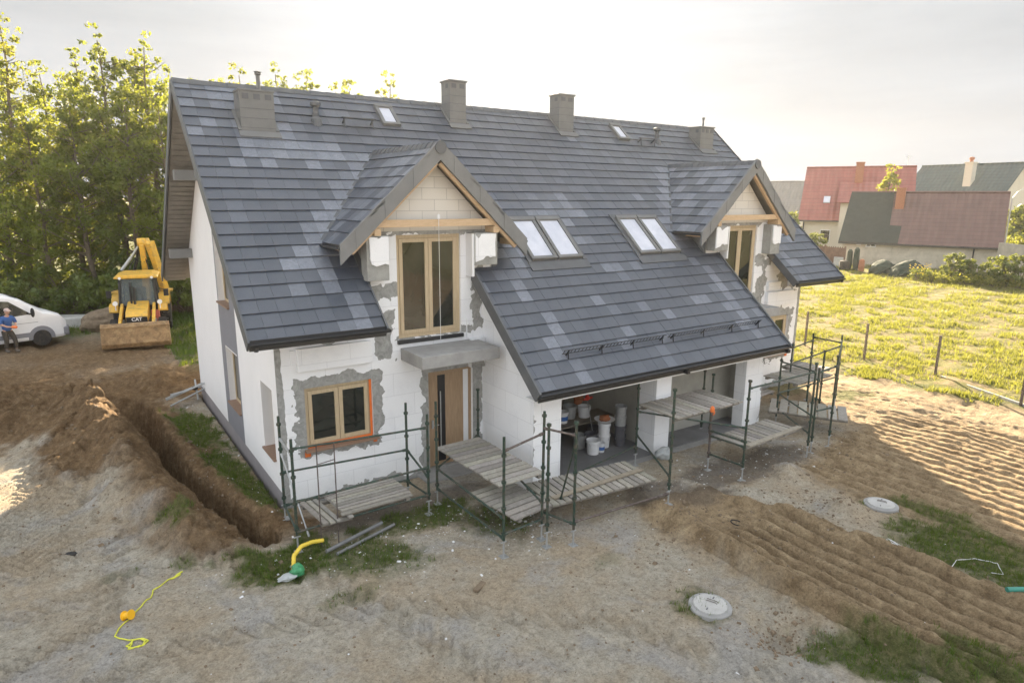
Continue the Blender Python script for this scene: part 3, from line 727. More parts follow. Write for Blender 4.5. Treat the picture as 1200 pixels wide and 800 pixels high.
for m in (0,1):
    fo,(x0,x1,z0,z1)=leafed('window',WIN,2,.07,m)
    s=MB(); s.box(x0-.06,x1+.08,-.13,.09,z0-.035,z0+.008); s.build('sill',[M['sillwood']],fo)
    t=MB(); e=.055
    xe=x1 if not m else x0
    sg=-1 if not m else 1
    t.box(xe+sg*.005,xe+sg*e,.040,.052,z0+.05,z1-.02); t.box(x0+.02,x1-.02,.038,.050,z0+.012,z0+.012+e); 
    t.box(xe-.02,xe+.06,-.02,.0-.004,z0-.12,z0-.04);t.box(mx(.53,m)-.05,mx(.53,m)+.07,-.02,-.004,z0-.15,z0-.05)
    t.build('masking_tape',[M['tape']],fo)
    leafed('balcony_door',BALC,2,.06,m)
    x0,x1,z0,z1=mr(DOOR,m)
    f=MB(); t=.07; f.box(x0,x0+t,.08,.17,z0,z1); f.box(x1-t,x1,.08,.17,z0,z1); f.box(x0+t,x1-t,.08,.17,z1-t,z1); fo=f.build('entrance_door',[M['door']],house,bevel=.005)
    f=MB(); f.box(x0+t,x1-t-.14,.10,.15,z0+.02,z1-t); f.build('door_leaf',[M['door']],fo)
    f=MB(); f.box(x1-t-.138,x1-t-.002,.10,.15,z0+.02,z1-t); f.build('side_light',[M['white']],fo)
    a=x0+.28 if not m else x1-.5; f=MB(); f.box(a,a+.19,.085,.0995,z0+.12,z1-.12); f.build('glass_strip',[M['blacksteel']],fo)
    f=MB(); hx=x0+.13; f.box(hx-.02,hx+.02,.06,.099,1.02,1.22); f.tube([(hx,.07,1.1),(hx,.03,1.1),(hx+.14,.03,1.1)],.012); f.build('handle',[M['galv']],fo)
    f=MB(); f.tube([(a+.05,.05,z0+.35),(a+.05,.05,z1-.5)],.015); f.build('pull_bar',[M['galv']],fo)
# ---------------- roof
roof=empty('roof',(0,0,0)); roof.parent=house
# (the roof is a mesh part; gather slabs in it)
COURSE=.345; TW=.333
def patches(seed,n,umax,vmax,r):
    rg=random.Random(seed); return [(rg.uniform(0,umax),rg.uniform(0,vmax),rg.uniform(*r)) for _ in range(n)]
def tiles(mb,O,U,S,polys,u0,u1,s0,s1,dustfn,course=COURSE,tw=TW,seed=1):
    """tile courses on plane O+u*U+s*S; polys: convex CCW polygons in (u,s)"""
    rg=random.Random(seed); O,U,S=Vector(O),Vector(U).normalized(),Vector(S).normalized(); Nn=U.cross(S).normalized()
    if Nn.z<0: Nn=-Nn
    r=0; s=s0
    while s<s1:
        u=u0-(0 if r%2==0 else 0)+rg.uniform(-.004,.004)
        while u<u1:
            dust=dustfn(u+tw/2,s+course/2,rg); col=(dust,rg.random(),rg.random())
            dj=rg.uniform(-.002,.003); g=.0022
            for P in polys:
                pg=clip([(u+g,s),(u+tw-g,s),(u+tw-g,s+course+.02),(u+g,s+course+.02)],P)
                if not pg: continue
                H=lambda b:.012+.030*(1-(b-s)/(course+.02))+dj
                n=len(pg); mb.col=col
                vs=[O+a*U+b*S+Nn*H(b) for a,b in pg]+[O+a*U+b*S+Nn*(H(b)-.024) for a,b in pg]
                mb.add(vs,[tuple(range(n))]+[(i,n+i,n+(i+1)%n,(i+1)%n) for i in range(n)])
            u+=tw
        s+=course; r+=1
SX=lambda y:(y-EG)*LN          # slope distance from garage eave line
O_main=(0,EG,zr(EG))
def P2(*pts):  # (x,y) -> (u,s), CCW
    q=[(a,SX(b)) for a,b in pts]
    A=sum(q[i][0]*q[(i+1)%len(q)][1]-q[(i+1)%len(q)][0]*q[i][1] for i in range(len(q)))
    return q if A>0 else q[::-1]
YV=YR-(RR-7.366)/T_ ; YE=YR-(RR-5.333)/T_
L0,L1=-.665,CW+.665
DX=3.526; DW=2.186
def mirp(*pts): return [pts,[(CW-a,b) for a,b in pts]]
main_polys=[P2((L0,YV),(L1,YV),(L1,YR),(L0,YR))]
for pp in mirp((L0,YE),(DX-DW,YE),(DX,YV),(L0,YV)): main_polys.append(P2(*pp))
main_polys.append(P2((DX+DW,YE),(CW-DX-DW,YE),(CW-DX,YV),(DX,YV)))
for pp in mirp((L0,.0),(2.02,.0),(2.02,YE),(L0,YE)): main_polys.append(P2(*pp))
main_polys.append(P2((5.06,0),(CW-5.06,0),(CW-5.06,YE),(5.06,YE)))
for pp in mirp((L0,EA),(1.90,EA),(1.98,0),(L0,0)): main_polys.append(P2(*pp))
main_polys.append(P2((4.535,EG),(CW-4.535,EG),(CW-4.535,0),(4.535,0)))
rd=random.Random(11)
spots=[(rd.uniform(L0,L1),rd.uniform(0,SX(YR)),rd.uniform(.3,1.0)) for _ in range(10)]
def dust_main(u,s,rg):
    y=s/LN+EG
    d=0
    # cement dust beside the valleys and under the chimneys
    for dx in (DX,CW-DX):
        if YE-.5<y<YV:
            half=(y-YE)/(YV-YE)*(-DW)+DW; e=abs(abs(u-dx)-half)
            if e<.55: d=max(d,rg.uniform(.35,1)*(1 if abs(u-dx)>half-.1 else .6))
        if abs(abs(u-dx)-2.15)<.3 and y<YE and rg.random()<.55: d=max(d,rg.uniform(.3,.9))
    if y>3.2 and u<1.1+.5 and rg.random()<.45: d=max(d,rg.uniform(.3,.8))
    if 2.75<y<3.2 and .3<u<2.6: d=max(d,rg.uniform(.6,1))
    if 2.45<y<2.75 and -.1<u<2.0 and rg.random()<.4: d=.8
    for (a,b,r) in spots:
        if abs(u-a)<r and abs(s-b)<r*.5 and rg.random()<.5: d=max(d,rg.uniform(.2,.8))
    if y<0 and 4<u<13.6 and rg.random()<.09: d=max(d,rg.uniform(.25,.75))
    if rg.random()<.010: d=max(d,rg.uniform(.2,.8))
    if y>1.5: d=max(d,rg.random()**2*.22)
    return d
t=MB()
nrow=int(SX(YR)/COURSE)
crs=SX(YR)/round(SX(YR)/COURSE)
tiles(t,O_main,(1,0,0),(0,1,T_),main_polys,L0,L1,0,SX(YR)-.02,dust_main,course=crs)
# rear slope
Lr=SX(YR)-SX(EA)
tiles(t,(0,2*YR-EA,zr(EA)),(1,0,0),(0,-1,T_),[[(L0,0),(L1,0),(L1,Lr),(L0,Lr)]],L0,L1,0,Lr-.02,lambda u,s,rg:0 if rg.random()<.9 else .5,course=crs)
# dormer roofs: planes along y, slope in x
TD=.93; LD=math.sqrt(1+TD*TD); zd=7.366; fd=-.433
def dust_dorm(u,s,rg): return rg.uniform(.1,.9) if rg.random()<.7 else 0
for m in (0,1):
    for sd_ in (-1,1):
        ex=DX+sd_*DW; ex=mx(ex,m); sx=-sd_ if not m else sd_   # inward x direction
        # plane: O at eave front; U along +y ; S inward/up
        smax=DW*LD
        # valley line from (u=YE-fd, s=0) to (u=YV-fd, s=smax)
        pol=[(0,0),(YE-fd,0),(YV-fd,smax),(0,smax)]
        tiles(t,(ex,fd,zd-TD*DW),(0,1,0),(sx,0,TD),[pol],0,YV-fd,0,smax-.02,dust_dorm,course=smax/9,seed=3+m*2+sd_)
ro=t.build('roof_tiles',[M['tile']],house,col=True,fix=True)
COL.objects.unlink(roof); bpy.data.objects.remove(roof); roof=ro; roof.name='roof'
# structural slab under the tiles with soffits
d=MB()
def slab(mb,pts,th):
    pts=[Vector(p) for p in pts]; nn=(pts[1]-pts[0]).cross(pts[2]-pts[0]).normalized()
    if nn.z<0: nn=-nn
    n=len(pts); mb.add(pts+[p-nn*th for p in pts],[tuple(range(n)),tuple(range(2*n-1,n-1,-1))]+[(i,(i+1)%n,n+(i+1)%n,n+i) for i in range(n)])
F=lambda x,y:(x,y,zr(y)-.002)
Bk=lambda x,y:(x,2*YR-y,zr(y)-.002)
slab(d,[F(L0+.03,YV),F(L1-.03,YV),F(L1-.03,YR-.08),F(L0+.03,YR-.08)],.16)
for pp in mirp((L0+.03,EA+.02),(1.88,EA+.02),(1.98,0),(2.02,YV),(L0+.03,YV)):
    slab(d,[F(a,b) for a,b in pp],.16)
slab(d,[F(4.55,EG+.02),F(CW-4.55,EG+.02),F(CW-4.55,0),F(4.55,0)],.14)
slab(d,[F(5.06,.0),F(CW-5.06,.0),F(CW-5.06,YV),F(5.06,YV)],.16)
slab(d,[Bk(L0+.03,EA+.02),Bk(L1-.03,EA+.02),Bk(L1-.03,YR-.08),Bk(L0+.03,YR-.08)],.16)
d.build('soffit',[M['soffit']],roof)
# boarding lines below the verge: thin battens across the soffit
for m in (0,1):
    b=MB()
    for sgn in (1,-1):
        y=EA+.15
        while y<YR-.1:
            yy=y if sgn>0 else 2*YR-y
            p=Vector((mx(-.60,m),yy,zr(y)-.24)); q=Vector((mx(-.02,m),yy,zr(y)-.24)); 
            b.beam(p,q,.13,.012,up=(0,-sgn*T_,1)); y+=.145
    b.build('soffit_boards',[M['soffit']],roof)
    b=MB()   # projecting purlin boxes
    for yy,zz in ((6.44,6.80),(8.85,4.60),(3.15,6.80),(.6,4.65)): b.cut(); b.box(*sorted((mx(-.60,m),mx(-.005,m))),yy-.14,yy+.14,zz-.13,zz+.13)
    b.build_each('purlin_end',[M['trimlight']],roof)
# verge trims
v=MB()
def verge(x,ya,yb,back=False,h=.24,w=.035):
    f=(lambda y:Vector((x,2*YR-y,zr(y)-.075))) if back else (lambda y:Vector((x,y,zr(y)-.075)))
    v.beam(f(ya),f(yb),w,h,up=(0,0,1)); v.cut()
for x in (L0-.012,L1+.012):
    verge(x,EA-.01,YR); verge(x,EA-.01,YR,True)
for x in (1.94,CW-1.94): verge(x,EA-.01,.72,h=.22)
for x in (4.515,CW-4.515): verge(x,EG-.01,.02,h=.26,w=.05)
v.build_each('verge_trim',[M['trim']],roof)
# ridge tiles
rg_=MB(); x=L0
while x<L1:
    x2=min(x+.40,L1+.01); z=RR+.03
    for a,b,cx in(((x,-.15,-.115),(x,0,0.045),0),):
        pass
    k=.012 if int((x-L0)/.40)%1==0 else 0
    rg_.add([(x,YR-.15,z-.10),(x,YR-.05,z+.02),(x,YR+.05,z+.02),(x,YR+.15,z-.10),(x2+.02,YR-.14,z-.11),(x2+.02,YR-.045,z+.005),(x2+.02,YR+.045,z+.005),(x2+.02,YR+.14,z-.11)],
            [(0,1,5,4),(1,2,6,5),(2,3,7,6),(0,3,2,1),(4,5,6,7)]); x+=.40
for m in (0,1):
    rg_.cut()
    y=fd-.02
    while y<YV:
        X0=mx(DX,m); y2=y+.26; z=zd+.035
        rg_.add([(X0-.14,y,z-.105),(X0-.045,y,z+.02),(X0+.045,y,z+.02),(X0+.14,y,z-.105),(X0-.13,y2+.01,z-.12),(X0-.04,y2+.01,z+.0),(X0+.04,y2+.01,z+.0),(X0+.13,y2+.01,z-.12)],
                [(0,4,5,1),(1,5,6,2),(2,6,7,3),(0,1,2,3),(4,7,6,5)]); y+=.24
rg_.build_each('ridge_tiles',[M['trim']],roof)
# gutters
def gutter(p,q,r=.065):
    g=MB(); p=Vector(p);q=Vector(q); d_=(q-p).normalized(); out=d_.cross(Vector((0,0,1))); n=8
    if out.y>0 and abs(d_.x)>.5: out=-out
    vs=[];
    for P in (p,q):
        for k in range(n+1):
            a=math.pi*k/n; vs.append(P+out*(r*math.cos(a))+Vector((0,0,-r*math.sin(a))))
        for k in range(n+1):
            a=math.pi*(n-k)/n; vs.append(P+out*((r-.012)*math.cos(a))+Vector((0,0,-(r-.012)*math.sin(a)+.004)))
    N2=2*(n+1)
    g.add(vs,[(k,(k+1)%N2,N2+(k+1)%N2,N2+k) for k in range(N2)]+[tuple(range(n,-1,-1))+()]+[tuple(range(N2,N2+n+1))])
    return g
for m in (0,1):
    g=gutter((mx(L0-.02,m),EA-.08,zr(EA)-.03),(mx(1.98,m),EA-.08,zr(EA)-.03)); g.box(*sorted((mx(L0,m),mx(1.92,m))),EA-.02,EA+.01,zr(EA)-.17,zr(EA)+.02)
    x0=mx(L0+.1,m); g.cyl((x0,EA-.08,zr(EA)-.09),(x0,EA-.08,zr(EA)-.17),.04)
    g.build('gutter',[M['gutter']],roof)
    ex=DX-DW
    for sd_ in (-1,1):
        xx=mx(DX+sd_*(DW+.05),m); g=gutter((xx,fd+.05,zd-TD*DW-.02),(xx,YE+.25,zd-TD*DW-.02),.05); g.build('gutter',[M['gutter']],roof)
g=gutter((4.50,EG-.08,zr(EG)-.02),(CW-4.50,EG-.08,zr(EG)-.02),.07); g.box(4.52,CW-4.52,EG-.02,EG+.012,zr(EG)-.19,zr(EG)+.02)
for x in (12.95,8.9): g.box(x-.05,x+.05,EG-.14,EG-.02,zr(EG)-.19,zr(EG)-.10)
g.build('gutter',[M['gutter']],roof)
g=MB(); g.box(4.56,CW-4.56,EG+.013,-2.10,zr(EG)-.23,zr(EG)-.20); g.build('eave_board',[M['whiteplastic']],roof)
# dormers: underside, fascia panels, beams, pilasters, cheeks
for m in (0,1):
    dm=MB()
    ap=mx(DX,m)
    for sd_ in (-1,1):
        ex=mx(DX+sd_*(DW-.02),m); ze=zd-TD*(DW-.02)
        slab(dm,[(ex,fd+.03,ze-.002),(ap,fd+.03,zd-.002),(ap,YV,zd-.002),(ex,YE,ze-.002)],.14)
    dmo=dm.build('dormer',[M['soffit']],house)
    # fascia: tiled grey front panels following both slopes
    for sd_ in (-1,1):
        f=MB(); n=7; W=.40
        for i in range(n):
            a,b=i/n*1.02,(i+1)/n*1.02
            def pt(t,dz): 
                xx=DX+sd_*DW*t; return (mx(xx,m),fd-.012*(i%2),zd+.085-TD*DW*t-dz)
            p=[pt(a,0),pt(b,0),pt(b,W),pt(a,W if i else W+.0)]
            vs=p+[(q[0],q[1]+.075,q[2]) for q in p]
            f.add(vs,[(0,1,2,3),(7,6,5,4),(0,4,5,1),(1,5,6,2),(2,6,7,3),(3,7,4,0)])
        f.build('fascia_panels',[M['trimlight']],dmo)
    f=MB(); f.cyl((ap,fd-.035,zd-.07),(ap,fd-.005,zd-.07),.13,16); f.build('ridge_end_cap',[M['trim']],dmo)
    # timber: tie beam, purlin ends, rafters inside
    b=MB(); b.box(*sorted((mx(2.06,m),mx(5.02,m))),-.33,-.19,5.68,5.83); b.build('tie_beam',[M['timber']],dmo)
    b=MB()
    for sd_ in (-1,1):
        xx=DX+sd_*1.42; b.box(*sorted((mx(xx-.07,m),mx(xx+.07,m))),-.37,.0,5.52,5.66)
        xx=DX+sd_*(DW-.17); b.box(*sorted((mx(xx-.07,m),mx(xx+.07,m))),-.40,.3,5.22,5.36)
        p=Vector((mx(DX+sd_*.06,m),-.31,zd-.36)); q=Vector((mx(DX+sd_*(DW-.2),m),-.31,zd-.36-TD*(DW-.26))); b.beam(p,q,.08,.14)
    b.build('rafter_ends',[M['timber']],dmo)
    # pilasters beside the balcony door
    for (a,c,zb,zt,py) in ((1.88,2.36,4.60,5.52,-.30),(4.42,5.02,4.80,5.52,-.30)):
        x0,x1=sorted((mx(a,m),mx(c,m)))
        b=MB(); b.box(x0,x1,py,.02,zb,zt); b.build('pilaster',[M['mortar']],dmo,bevel=.008)
        b=MB(); zw=zb+(.32 if a<3 else .18)
        n=7; rgx=random.Random(5)
        pts=[(x0+.05,zt-.03)]+[(x0+.05+rgx.uniform(-.015,.02),zt-.1-(zt-.15-zw)*i/5) for i in range(5)]+[(x0+(x1-x0)*i/5,zw+rgx.uniform(-.02,.03)) for i in range(1,5)]+[(x1-.012,zw),(x1-.012,zt-.02)]
        if a>3: pts=[(x0+.01,zt-.02),(x0+.01,zw-.1),(x0+.2,zw-.05)]+[(x0+.2+(x1-x0-.28)*i/5,zw+rgx.uniform(-.02,.03)) for i in range(1,5)]+[(x1-.07,zw),(x1-.07+rgx.uniform(-.02,.02),zw+.3),(x1-.06,zt-.02)]
        b.prism(pts,lambda p,q,h:(p,h,q),py-.035,py-.001); b.build('insulation_board',[M['foam']],dmo,label='small white foam board stuck on the dormer pilaster')
    b=MB(); b.box(*sorted((mx(4.36,m),mx(4.42,m))),-.28,.0,4.55,5.5); b.build('insulation_board',[M['white']],dmo)
    # cheeks
    b=MB()
    for cx in (2.02,5.06):
        vs=[(0.0,zr(0)-.2),(YE+.4,zr(YE+.4)-.0),(YE+.6,5.6),(0,5.6)]
        b.cut(); b.prism(vs,lambda p,q,h:(h,p,q),mx(cx,m)-.04,mx(cx,m)+.04)
        e=mx(cx+(.045 if cx<3 else -.0),m)
    b.build_each('dormer_cheek',[M['trimlight']],dmo)
    b=MB()
    # lead flashing along valley
    for sd_ in (-1,1):
        p=Vector((mx(DX+sd_*(DW+.02),m),YE,zr(YE)+.03)); q=Vector((mx(DX,m),YV,7.366+.03)); b.beam(p,q,.10,.02,up=NF)
        xx=mx(DX+sd_*1.60,m)
        b.beam(Vector((xx,0,zr(0)+.04)),Vector((xx,YE+.2,zr(YE+.2)+.04)),.12,.05,up=NF)
    b.build('valley_flashing',[M['trim']],dmo)
# skylights
def on_roof(x,y,h=0): return Vector((x,y,zr(y)))+NF*h
SV=Vector((0,1,T_)).normalized()
def skylight(x0,x1,y0,y1,name='roof_window',double=False):
    c=on_roof((x0+x1)/2,(y0+y1)/2,.06); hx=(x1-x0)/2; hs=(y1-y0)*LN/2
    f=MB(); w=.045
    for s_ in(-1,1):
        f.obox(c+Vector((s_*(hx-w),0,0)),(1,0,0),SV,NF,w,hs,.06); f.obox(c+SV*(s_*(hs-w)),(1,0,0),SV,NF,hx-2*w,w,.06)
    f.obox(c+SV*(hs-.02)+NF*.065,(1,0,0),SV,NF,hx,.06,.012)
    fo=f.build(name,[M['chim']],roof,bevel=.005)
    g=MB(); g.obox(c+NF*.02,(1,0,0),SV,NF,hx-2*w+.002,hs-2*w+.002,.008); g.build('pane',[M['skyglass']],fo)
    return fo
fl=MB()
for xa in (6.24,9.90):
    fl.cut()
    skylight(xa,xa+.78,.08,1.15); skylight(xa+.83,xa+1.61,.08,1.15)
    c=on_roof(xa+.80,.02,.035); fl.obox(c-SV*.10,(1,0,0),SV,NF,.93,.14,.012)
    for x in (xa-.06,xa+1.67): fl.obox(on_roof(x,.61,.045),(1,0,0),SV,NF,.055,.76,.014)
    fl.obox(on_roof(xa+.80,1.22,.045),(1,0,0),SV,NF,.93,.06,.014)
fl.build_each('roof_window_flashing',[M['trim']],roof)
skylight(4.12,4.62,3.86,4.46); skylight(12.58,13.06,3.95,4.52)
# snow guards
for xa,xb in ((5.56,8.72),(8.86,12.46)):
    s=MB(); y=-2.02
    for hh in (.06,.18): s.tube([on_roof(xa,y,hh+.02),on_roof(xb,y,hh+.02)],.011,5)
    x=xa+.02
    while x<xb: s.tube([on_roof(x,y,.08),on_roof(x,y,.20)],.007,4); x+=.105
    x=xa+.12
    while x<=xb: s.beam(on_roof(x,y-.015,.03),on_roof(x,y-.015,.21),.022,.03,up=(1,0,0)); s.beam(on_roof(x,y-.10,.045),on_roof(x,y-.01,.15),.022,.012,up=(1,0,0)); x+=(xb-xa-.24)/3
    s.build('snow_guard',[M['blacksteel']],roof)
# chimneys
def chimney(x0,x1,y0,y1,zt,ov=.035):
    b=MB(); zb=zr(y0)-.15; b.box(x0,x1,y0,y1,zb,zt-.05)
    o=b.build('chimney',[M['chim']],roof)
    s=MB(); z=zt-.42
    while z>zb+.1: s.box(x0-.006,x1+.006,y0-.006,y1+.006,z-.006,z+.006); z-=.21
    s.build('cladding_seams',[M['trim']],o)
    c=MB(); c.box(x0-ov,x1+ov,y0-ov,y1+ov,zt-.05,zt); c.build('chimney_cap',[M['chim']],o,bevel=.01)
    v=MB(); n=max(1,int((x1-x0)/.2)); st=(x1-x0)/n
    for i in range(n): v.box(x0+(i+.22)*st,x0+(i+.78)*st,y0-.010,y0-.002,zt-.22,zt-.10)
    for i in range(max(1,int((y1-y0)/.28))): v.box(x0-.010,x0-.002,y0+.1+.25*i,y0+.24+.25*i,zt-.22,zt-.10)
    v.build('air_grille',[M['trim']],o)
    f=MB(); f.obox(on_roof((x0+x1)/2,y0-.1,.05),(1,0,0),SV,NF,(x1-x0)/2+.08,.10,.012)
    for xx in (x0-.04,x1+.04): f.obox(on_roof(xx,(y0+min(y1,YR))/2,.05),(1,0,0),SV,NF,.035,(min(y1,YR)-y0)*LN/2,.012)
    f.build('chimney_flashing',[M['chim']],o); return o
chimney(.50,1.26,3.45,4.0,8.66,ov=.02); chimney(6.28,6.80,4.12,4.62,9.50); chimney(10.18,10.76,4.12,4.62,9.47)
c4=chimney(16.45,17.15,3.80,4.35,8.86)
def pipe_on(x,y,h,r=.05,parent=roof,name='vent_pipe',z0=None):
    p=MB(); z=(zr(y) if z0 is None else z0)
    p.lathe([(r,z-.1),(r,z+h*.8),(r*1.6,z+h*.8+.01),(r*1.6,z+h*.88),(r*1.1,z+h*.9),(r*1.9,z+h*.94),(r*.3,z+h)],(x,y,0),n=12)
    p.build(name,[M['chim']],parent)
pipe_on(1.23,4.62,.52,.05); pipe_on(16.9,4.1,.42,.035,c4,z0=8.80)
for (x,y) in ((2.36,3.85),(14.42,4.0)):
    p=MB(); z=zr(y); p.lathe([(.16,z-.1),(.13,z+.08),(.08,z+.14),(.085,z+.22),(.065,z+.28),(.07,z+.36),(.13,z+.40),(.13,z+.47),(.05,z+.51)],(x,y,0),n=14); p.build('roof_vent',[M['trim']],roof)
for (xa,xb,y) in ((3.03,3.78,3.86),(13.42,14.05,3.92)):
    s=MB()
    for x in (xa,xb): s.beam(on_roof(x,y,.03),on_roof(x,y-.04,.22),.03,.04,up=(0,1,0)); s.beam(on_roof(x,y,.22),on_roof(x,y-.16,.06),.03,.02,up=NF)
    s.obox(on_roof((xa+xb)/2,y-.02,.22),(1,0,0),(0,1,0),(0,0,1),(xb-xa)/2+.06,.06,.012)
    s.build('roof_step',[M['trim']],roof)
# small verge snow hook, plumb line on left dormer
s=MB(); s.tube([(3.5,-.35,5.95),(3.5,-.35,3.2)],.006,4); s.box(3.47,3.53,-.36,-.33,5.84,5.93); s.build('plumb_line',[M['white']],house)
# ------------------------------------------------------------------ scaffolding
SG='steel scaffold frames along the front of the house'
def pole(parent,x,y,h,z0=None,mat='green',lean=(0,0)):
    z0=GZ(x,y) if z0 is None else z0
    X,Y=x-parent.location.x,y-parent.location.y; zp=z0-parent.location.z
    p=MB(); foot=.32; tx,ty=X+lean[0],Y+lean[1]
    f=lambda t:(X+(tx-X)*t,Y+(ty-Y)*t,zp+foot+(h-foot)*t)
    p.cyl(f(0),f(1),.026,10); n=max(2,int((h-foot)/.5))
    for i in range(n+1):
        t=min(.985,(.12+i*.5)/(h-foot)); a=Vector(f(t)); d=(Vector(f(1))-Vector(f(0))).normalized()
        p.cyl(a-d*.022,a+d*.022,.045,10)
    o=p.build('pole',[M[mat]],parent,smooth=False)
    q=MB(); q.cyl((X,Y,zp+.0),(X,Y,zp+foot+.03),.017,8); q.box(X-.07,X+.07,Y-.07,Y+.07,zp-.02,zp+.012); q.cyl((X-.06,Y,zp+foot-.03),(X+.06,Y,zp+foot-.03),.012,6)
    q.build('jack_foot',[M['galv']],o)
    return f
def rail(parent,p,q,mat='green',r=.022,name='rail'):
    L=parent.location; m=MB(); m.tube([Vector(p)-L,Vector(q)-L],r,8)
    for a,b in ((p,q),(q,p)):
        a=Vector(a)-L;b=Vector(b)-L; d=(b-a).normalized(); m.cyl(a+d*.01,a+d*.09,r*1.45,8)
    m.build(name,[M[mat]],parent)
def deck(c,lx,ly,rz,label,n=9,along='y',th=.035,seed=1,missing=(),tiltx=0,tilty=0,group='worn wooden decks laid on the scaffold'):
    """boards on two bearers, as one lift-off deck"""
    r=random.Random(seed); o=empty('scaffold_deck',c,rz,label,'deck',group); o.rotation_euler=(tiltx,tilty,rz)
    m=MB(); w=(lx if along=='y' else ly)/n
    for i in range(n):
        if i in missing: continue
        v=r.uniform(.72,1.12); m.col=(v,v*r.uniform(.96,1.0),v*r.uniform(.9,1.0)); a=-(lx if along=='y' else ly)/2+i*w+r.uniform(.006,.016); b=a+w-r.uniform(.030,.045)
        e=r.uniform(-.03,.03); dz=r.uniform(-.004,.006)
        if along=='y': m.box(a,b,-ly/2+e,ly/2+e*.5,dz,th+dz)
        else: m.box(-lx/2+e,lx/2+e*.5,a,b,dz,th+dz)
    m.build('boards',[M['plank']],o,col=True,bevel=.003)
    for s_ in(-1,1):
        m=MB(); m.col=(.6,.58,.55)
        if along=='y': m.box(-lx/2,lx/2,s_*(ly/2-.12)-.04,s_*(ly/2-.12)+.04,-.065,-.008)
        else: m.box(s_*(lx/2-.12)-.04,s_*(lx/2-.12)+.04,-ly/2,ly/2,-.065,-.008)
        m.build('bearer',[M['plank']],o,col=True)
    return o
def scaf(loc,label): 
    z=GZ(*loc); return empty('scaffold',(loc[0],loc[1],z),0,label,'scaffold',SG)
# bay below the left window
A=scaf((1.0,-1.35),'green scaffold bay in front of the orange-taped ground floor window')
pole(A,-.18,-.72,2.10); pole(A,-.28,-1.88,2.15); pole(A,2.29,-1.05,2.16); pole(A,2.36,-1.88,2.13)
rail(A,(-.28,-1.88,1.98),(2.36,-1.88,1.86)); rail(A,(-.18,-.74,1.10),(2.29,-1.05,1.13)); rail(A,(-.18,-.72,1.78),(-.28,-1.88,1.86),'galv'); rail(A,(2.29,-1.05,1.13),(2.36,-1.88,.80))
rail(A,(-.28,-1.88,.98),(2.36,-1.88,1.02)); rail(A,(-.18,-.72,.42),(-.28,-1.88,.42)); rail(A,(2.29,-1.05,.42),(2.36,-1.88,.42)); rail(A,(-.28,-1.88,.40),(2.36,-1.88,.43)); rail(A,(-.18,-.74,.42),(2.29,-1.05,.45))
rail(A,(-.18,-.72,1.5),(-.02,-1.7,.15),'galv',.015,'brace')
deck((1.28,-1.42,.50),1.45,1.0,.03,'low grey board deck under the ground floor window beside the entrance',8,'x',seed=3)
deck((.40,-1.48,.46),.62,1.1,.10,'broken end deck of loose grey boards at the house corner',5,'y',seed=4,missing=(3,),tilty=.06)
# two leaning rods
fr=empty('rebar_ladder',(.12,-1.98,GZ(.12,-1.98)),0,'thin dark steel ladder frame leaning on the scaffold rail at the house corner','frame')
for x in (0,.32): 
    m=MB(); m.tube([(x,0,0),(x+.02,.05,1.95)],.011,6); m.build('rod',[M['rust']],fr)
for z in (.35,.95,1.6): 
    m=MB(); m.tube([(0.01,.01+z*.03,z),(.33,.01+z*.03,z+.03)],.009,6); m.build('rung',[M['rust']],fr)
# entrance bay
B=scaf((3.2,-2.2),'green scaffold frame round the board decks in front of the entrance door')
pole(B,4.45,-.35,1.95); pole(B,2.72,-1.56,2.25); pole(B,2.76,-4.02,2.28); pole(B,3.66,-3.95,2.52,lean=(.02,0)); 
rail(B,(2.76,-4.02,2.0),(3.66,-3.95,2.12),'rust'); rail(B,(2.72,-1.56,.80),(2.76,-4.02,.72)); rail(B,(4.45,-.35,.78),(3.66,-3.95,.76)); rail(B,(2.76,-4.02,.42),(3.66,-3.95,.42)); rail(B,(2.72,-1.56,.8),(4.45,-.35,.8))
rail(B,(2.72,-1.56,.35),(2.76,-4.02,.33))
deck((3.72,-1.95,.88),1.12,2.45,.03,'raised grey board deck in front of the oak entrance door',13,'x',seed=6)
deck((3.52,-3.12,.52),.98,1.45,.10,'lower grey board deck stepping down from the raised entrance deck',8,'x',seed=7)
# bay before left garage opening
Cc=scaf((5.2,-3.6),'green scaffold bay with a low deck before the open left garage')
pole(Cc,3.58,-4.22,2.40,mat='green'); pole(Cc,4.02,-4.45,2.42); pole(Cc,7.66,-2.36,2.10); pole(Cc,6.36,-4.60,2.44)
rail(Cc,(3.66,-3.95,2.22),(4.02,-4.45,2.16),'rust'); rail(Cc,(7.66,-2.36,.78),(6.36,-4.6,.86),'green'); rail(Cc,(4.02,-4.45,.48),(6.36,-4.6,.50),'rust'); rail(Cc,(4.02,-4.45,.44),(3.62,-3.0,.44)); rail(Cc,(4.1,-3.1,.5),(7.66,-2.36,.50))
rail(Cc,(4.02,-4.42,1.9),(4.45,-3.6,.55),'yellowpole',.02,'brace') if 'yellowpole' in M else rail(Cc,(4.02,-4.42,1.95),(4.3,-3.7,.55),'green',.018,'brace')
deck((5.35,-3.42,.53),2.60,1.10,-.10,'long low board deck in front of the open left garage',16,'y',seed=8)
b=MB(); b.col=(.8,.72,.6); b.box(-1.25,1.2,-.06,.06,0,.03); bo=b.build('loose_plank',[M['plank']],None,(5.4,-3.62,.58),col=True); bo.rotation_euler=(0,0,.02); tag(bo,'long loose plank lying across the low deck before the left garage','plank')
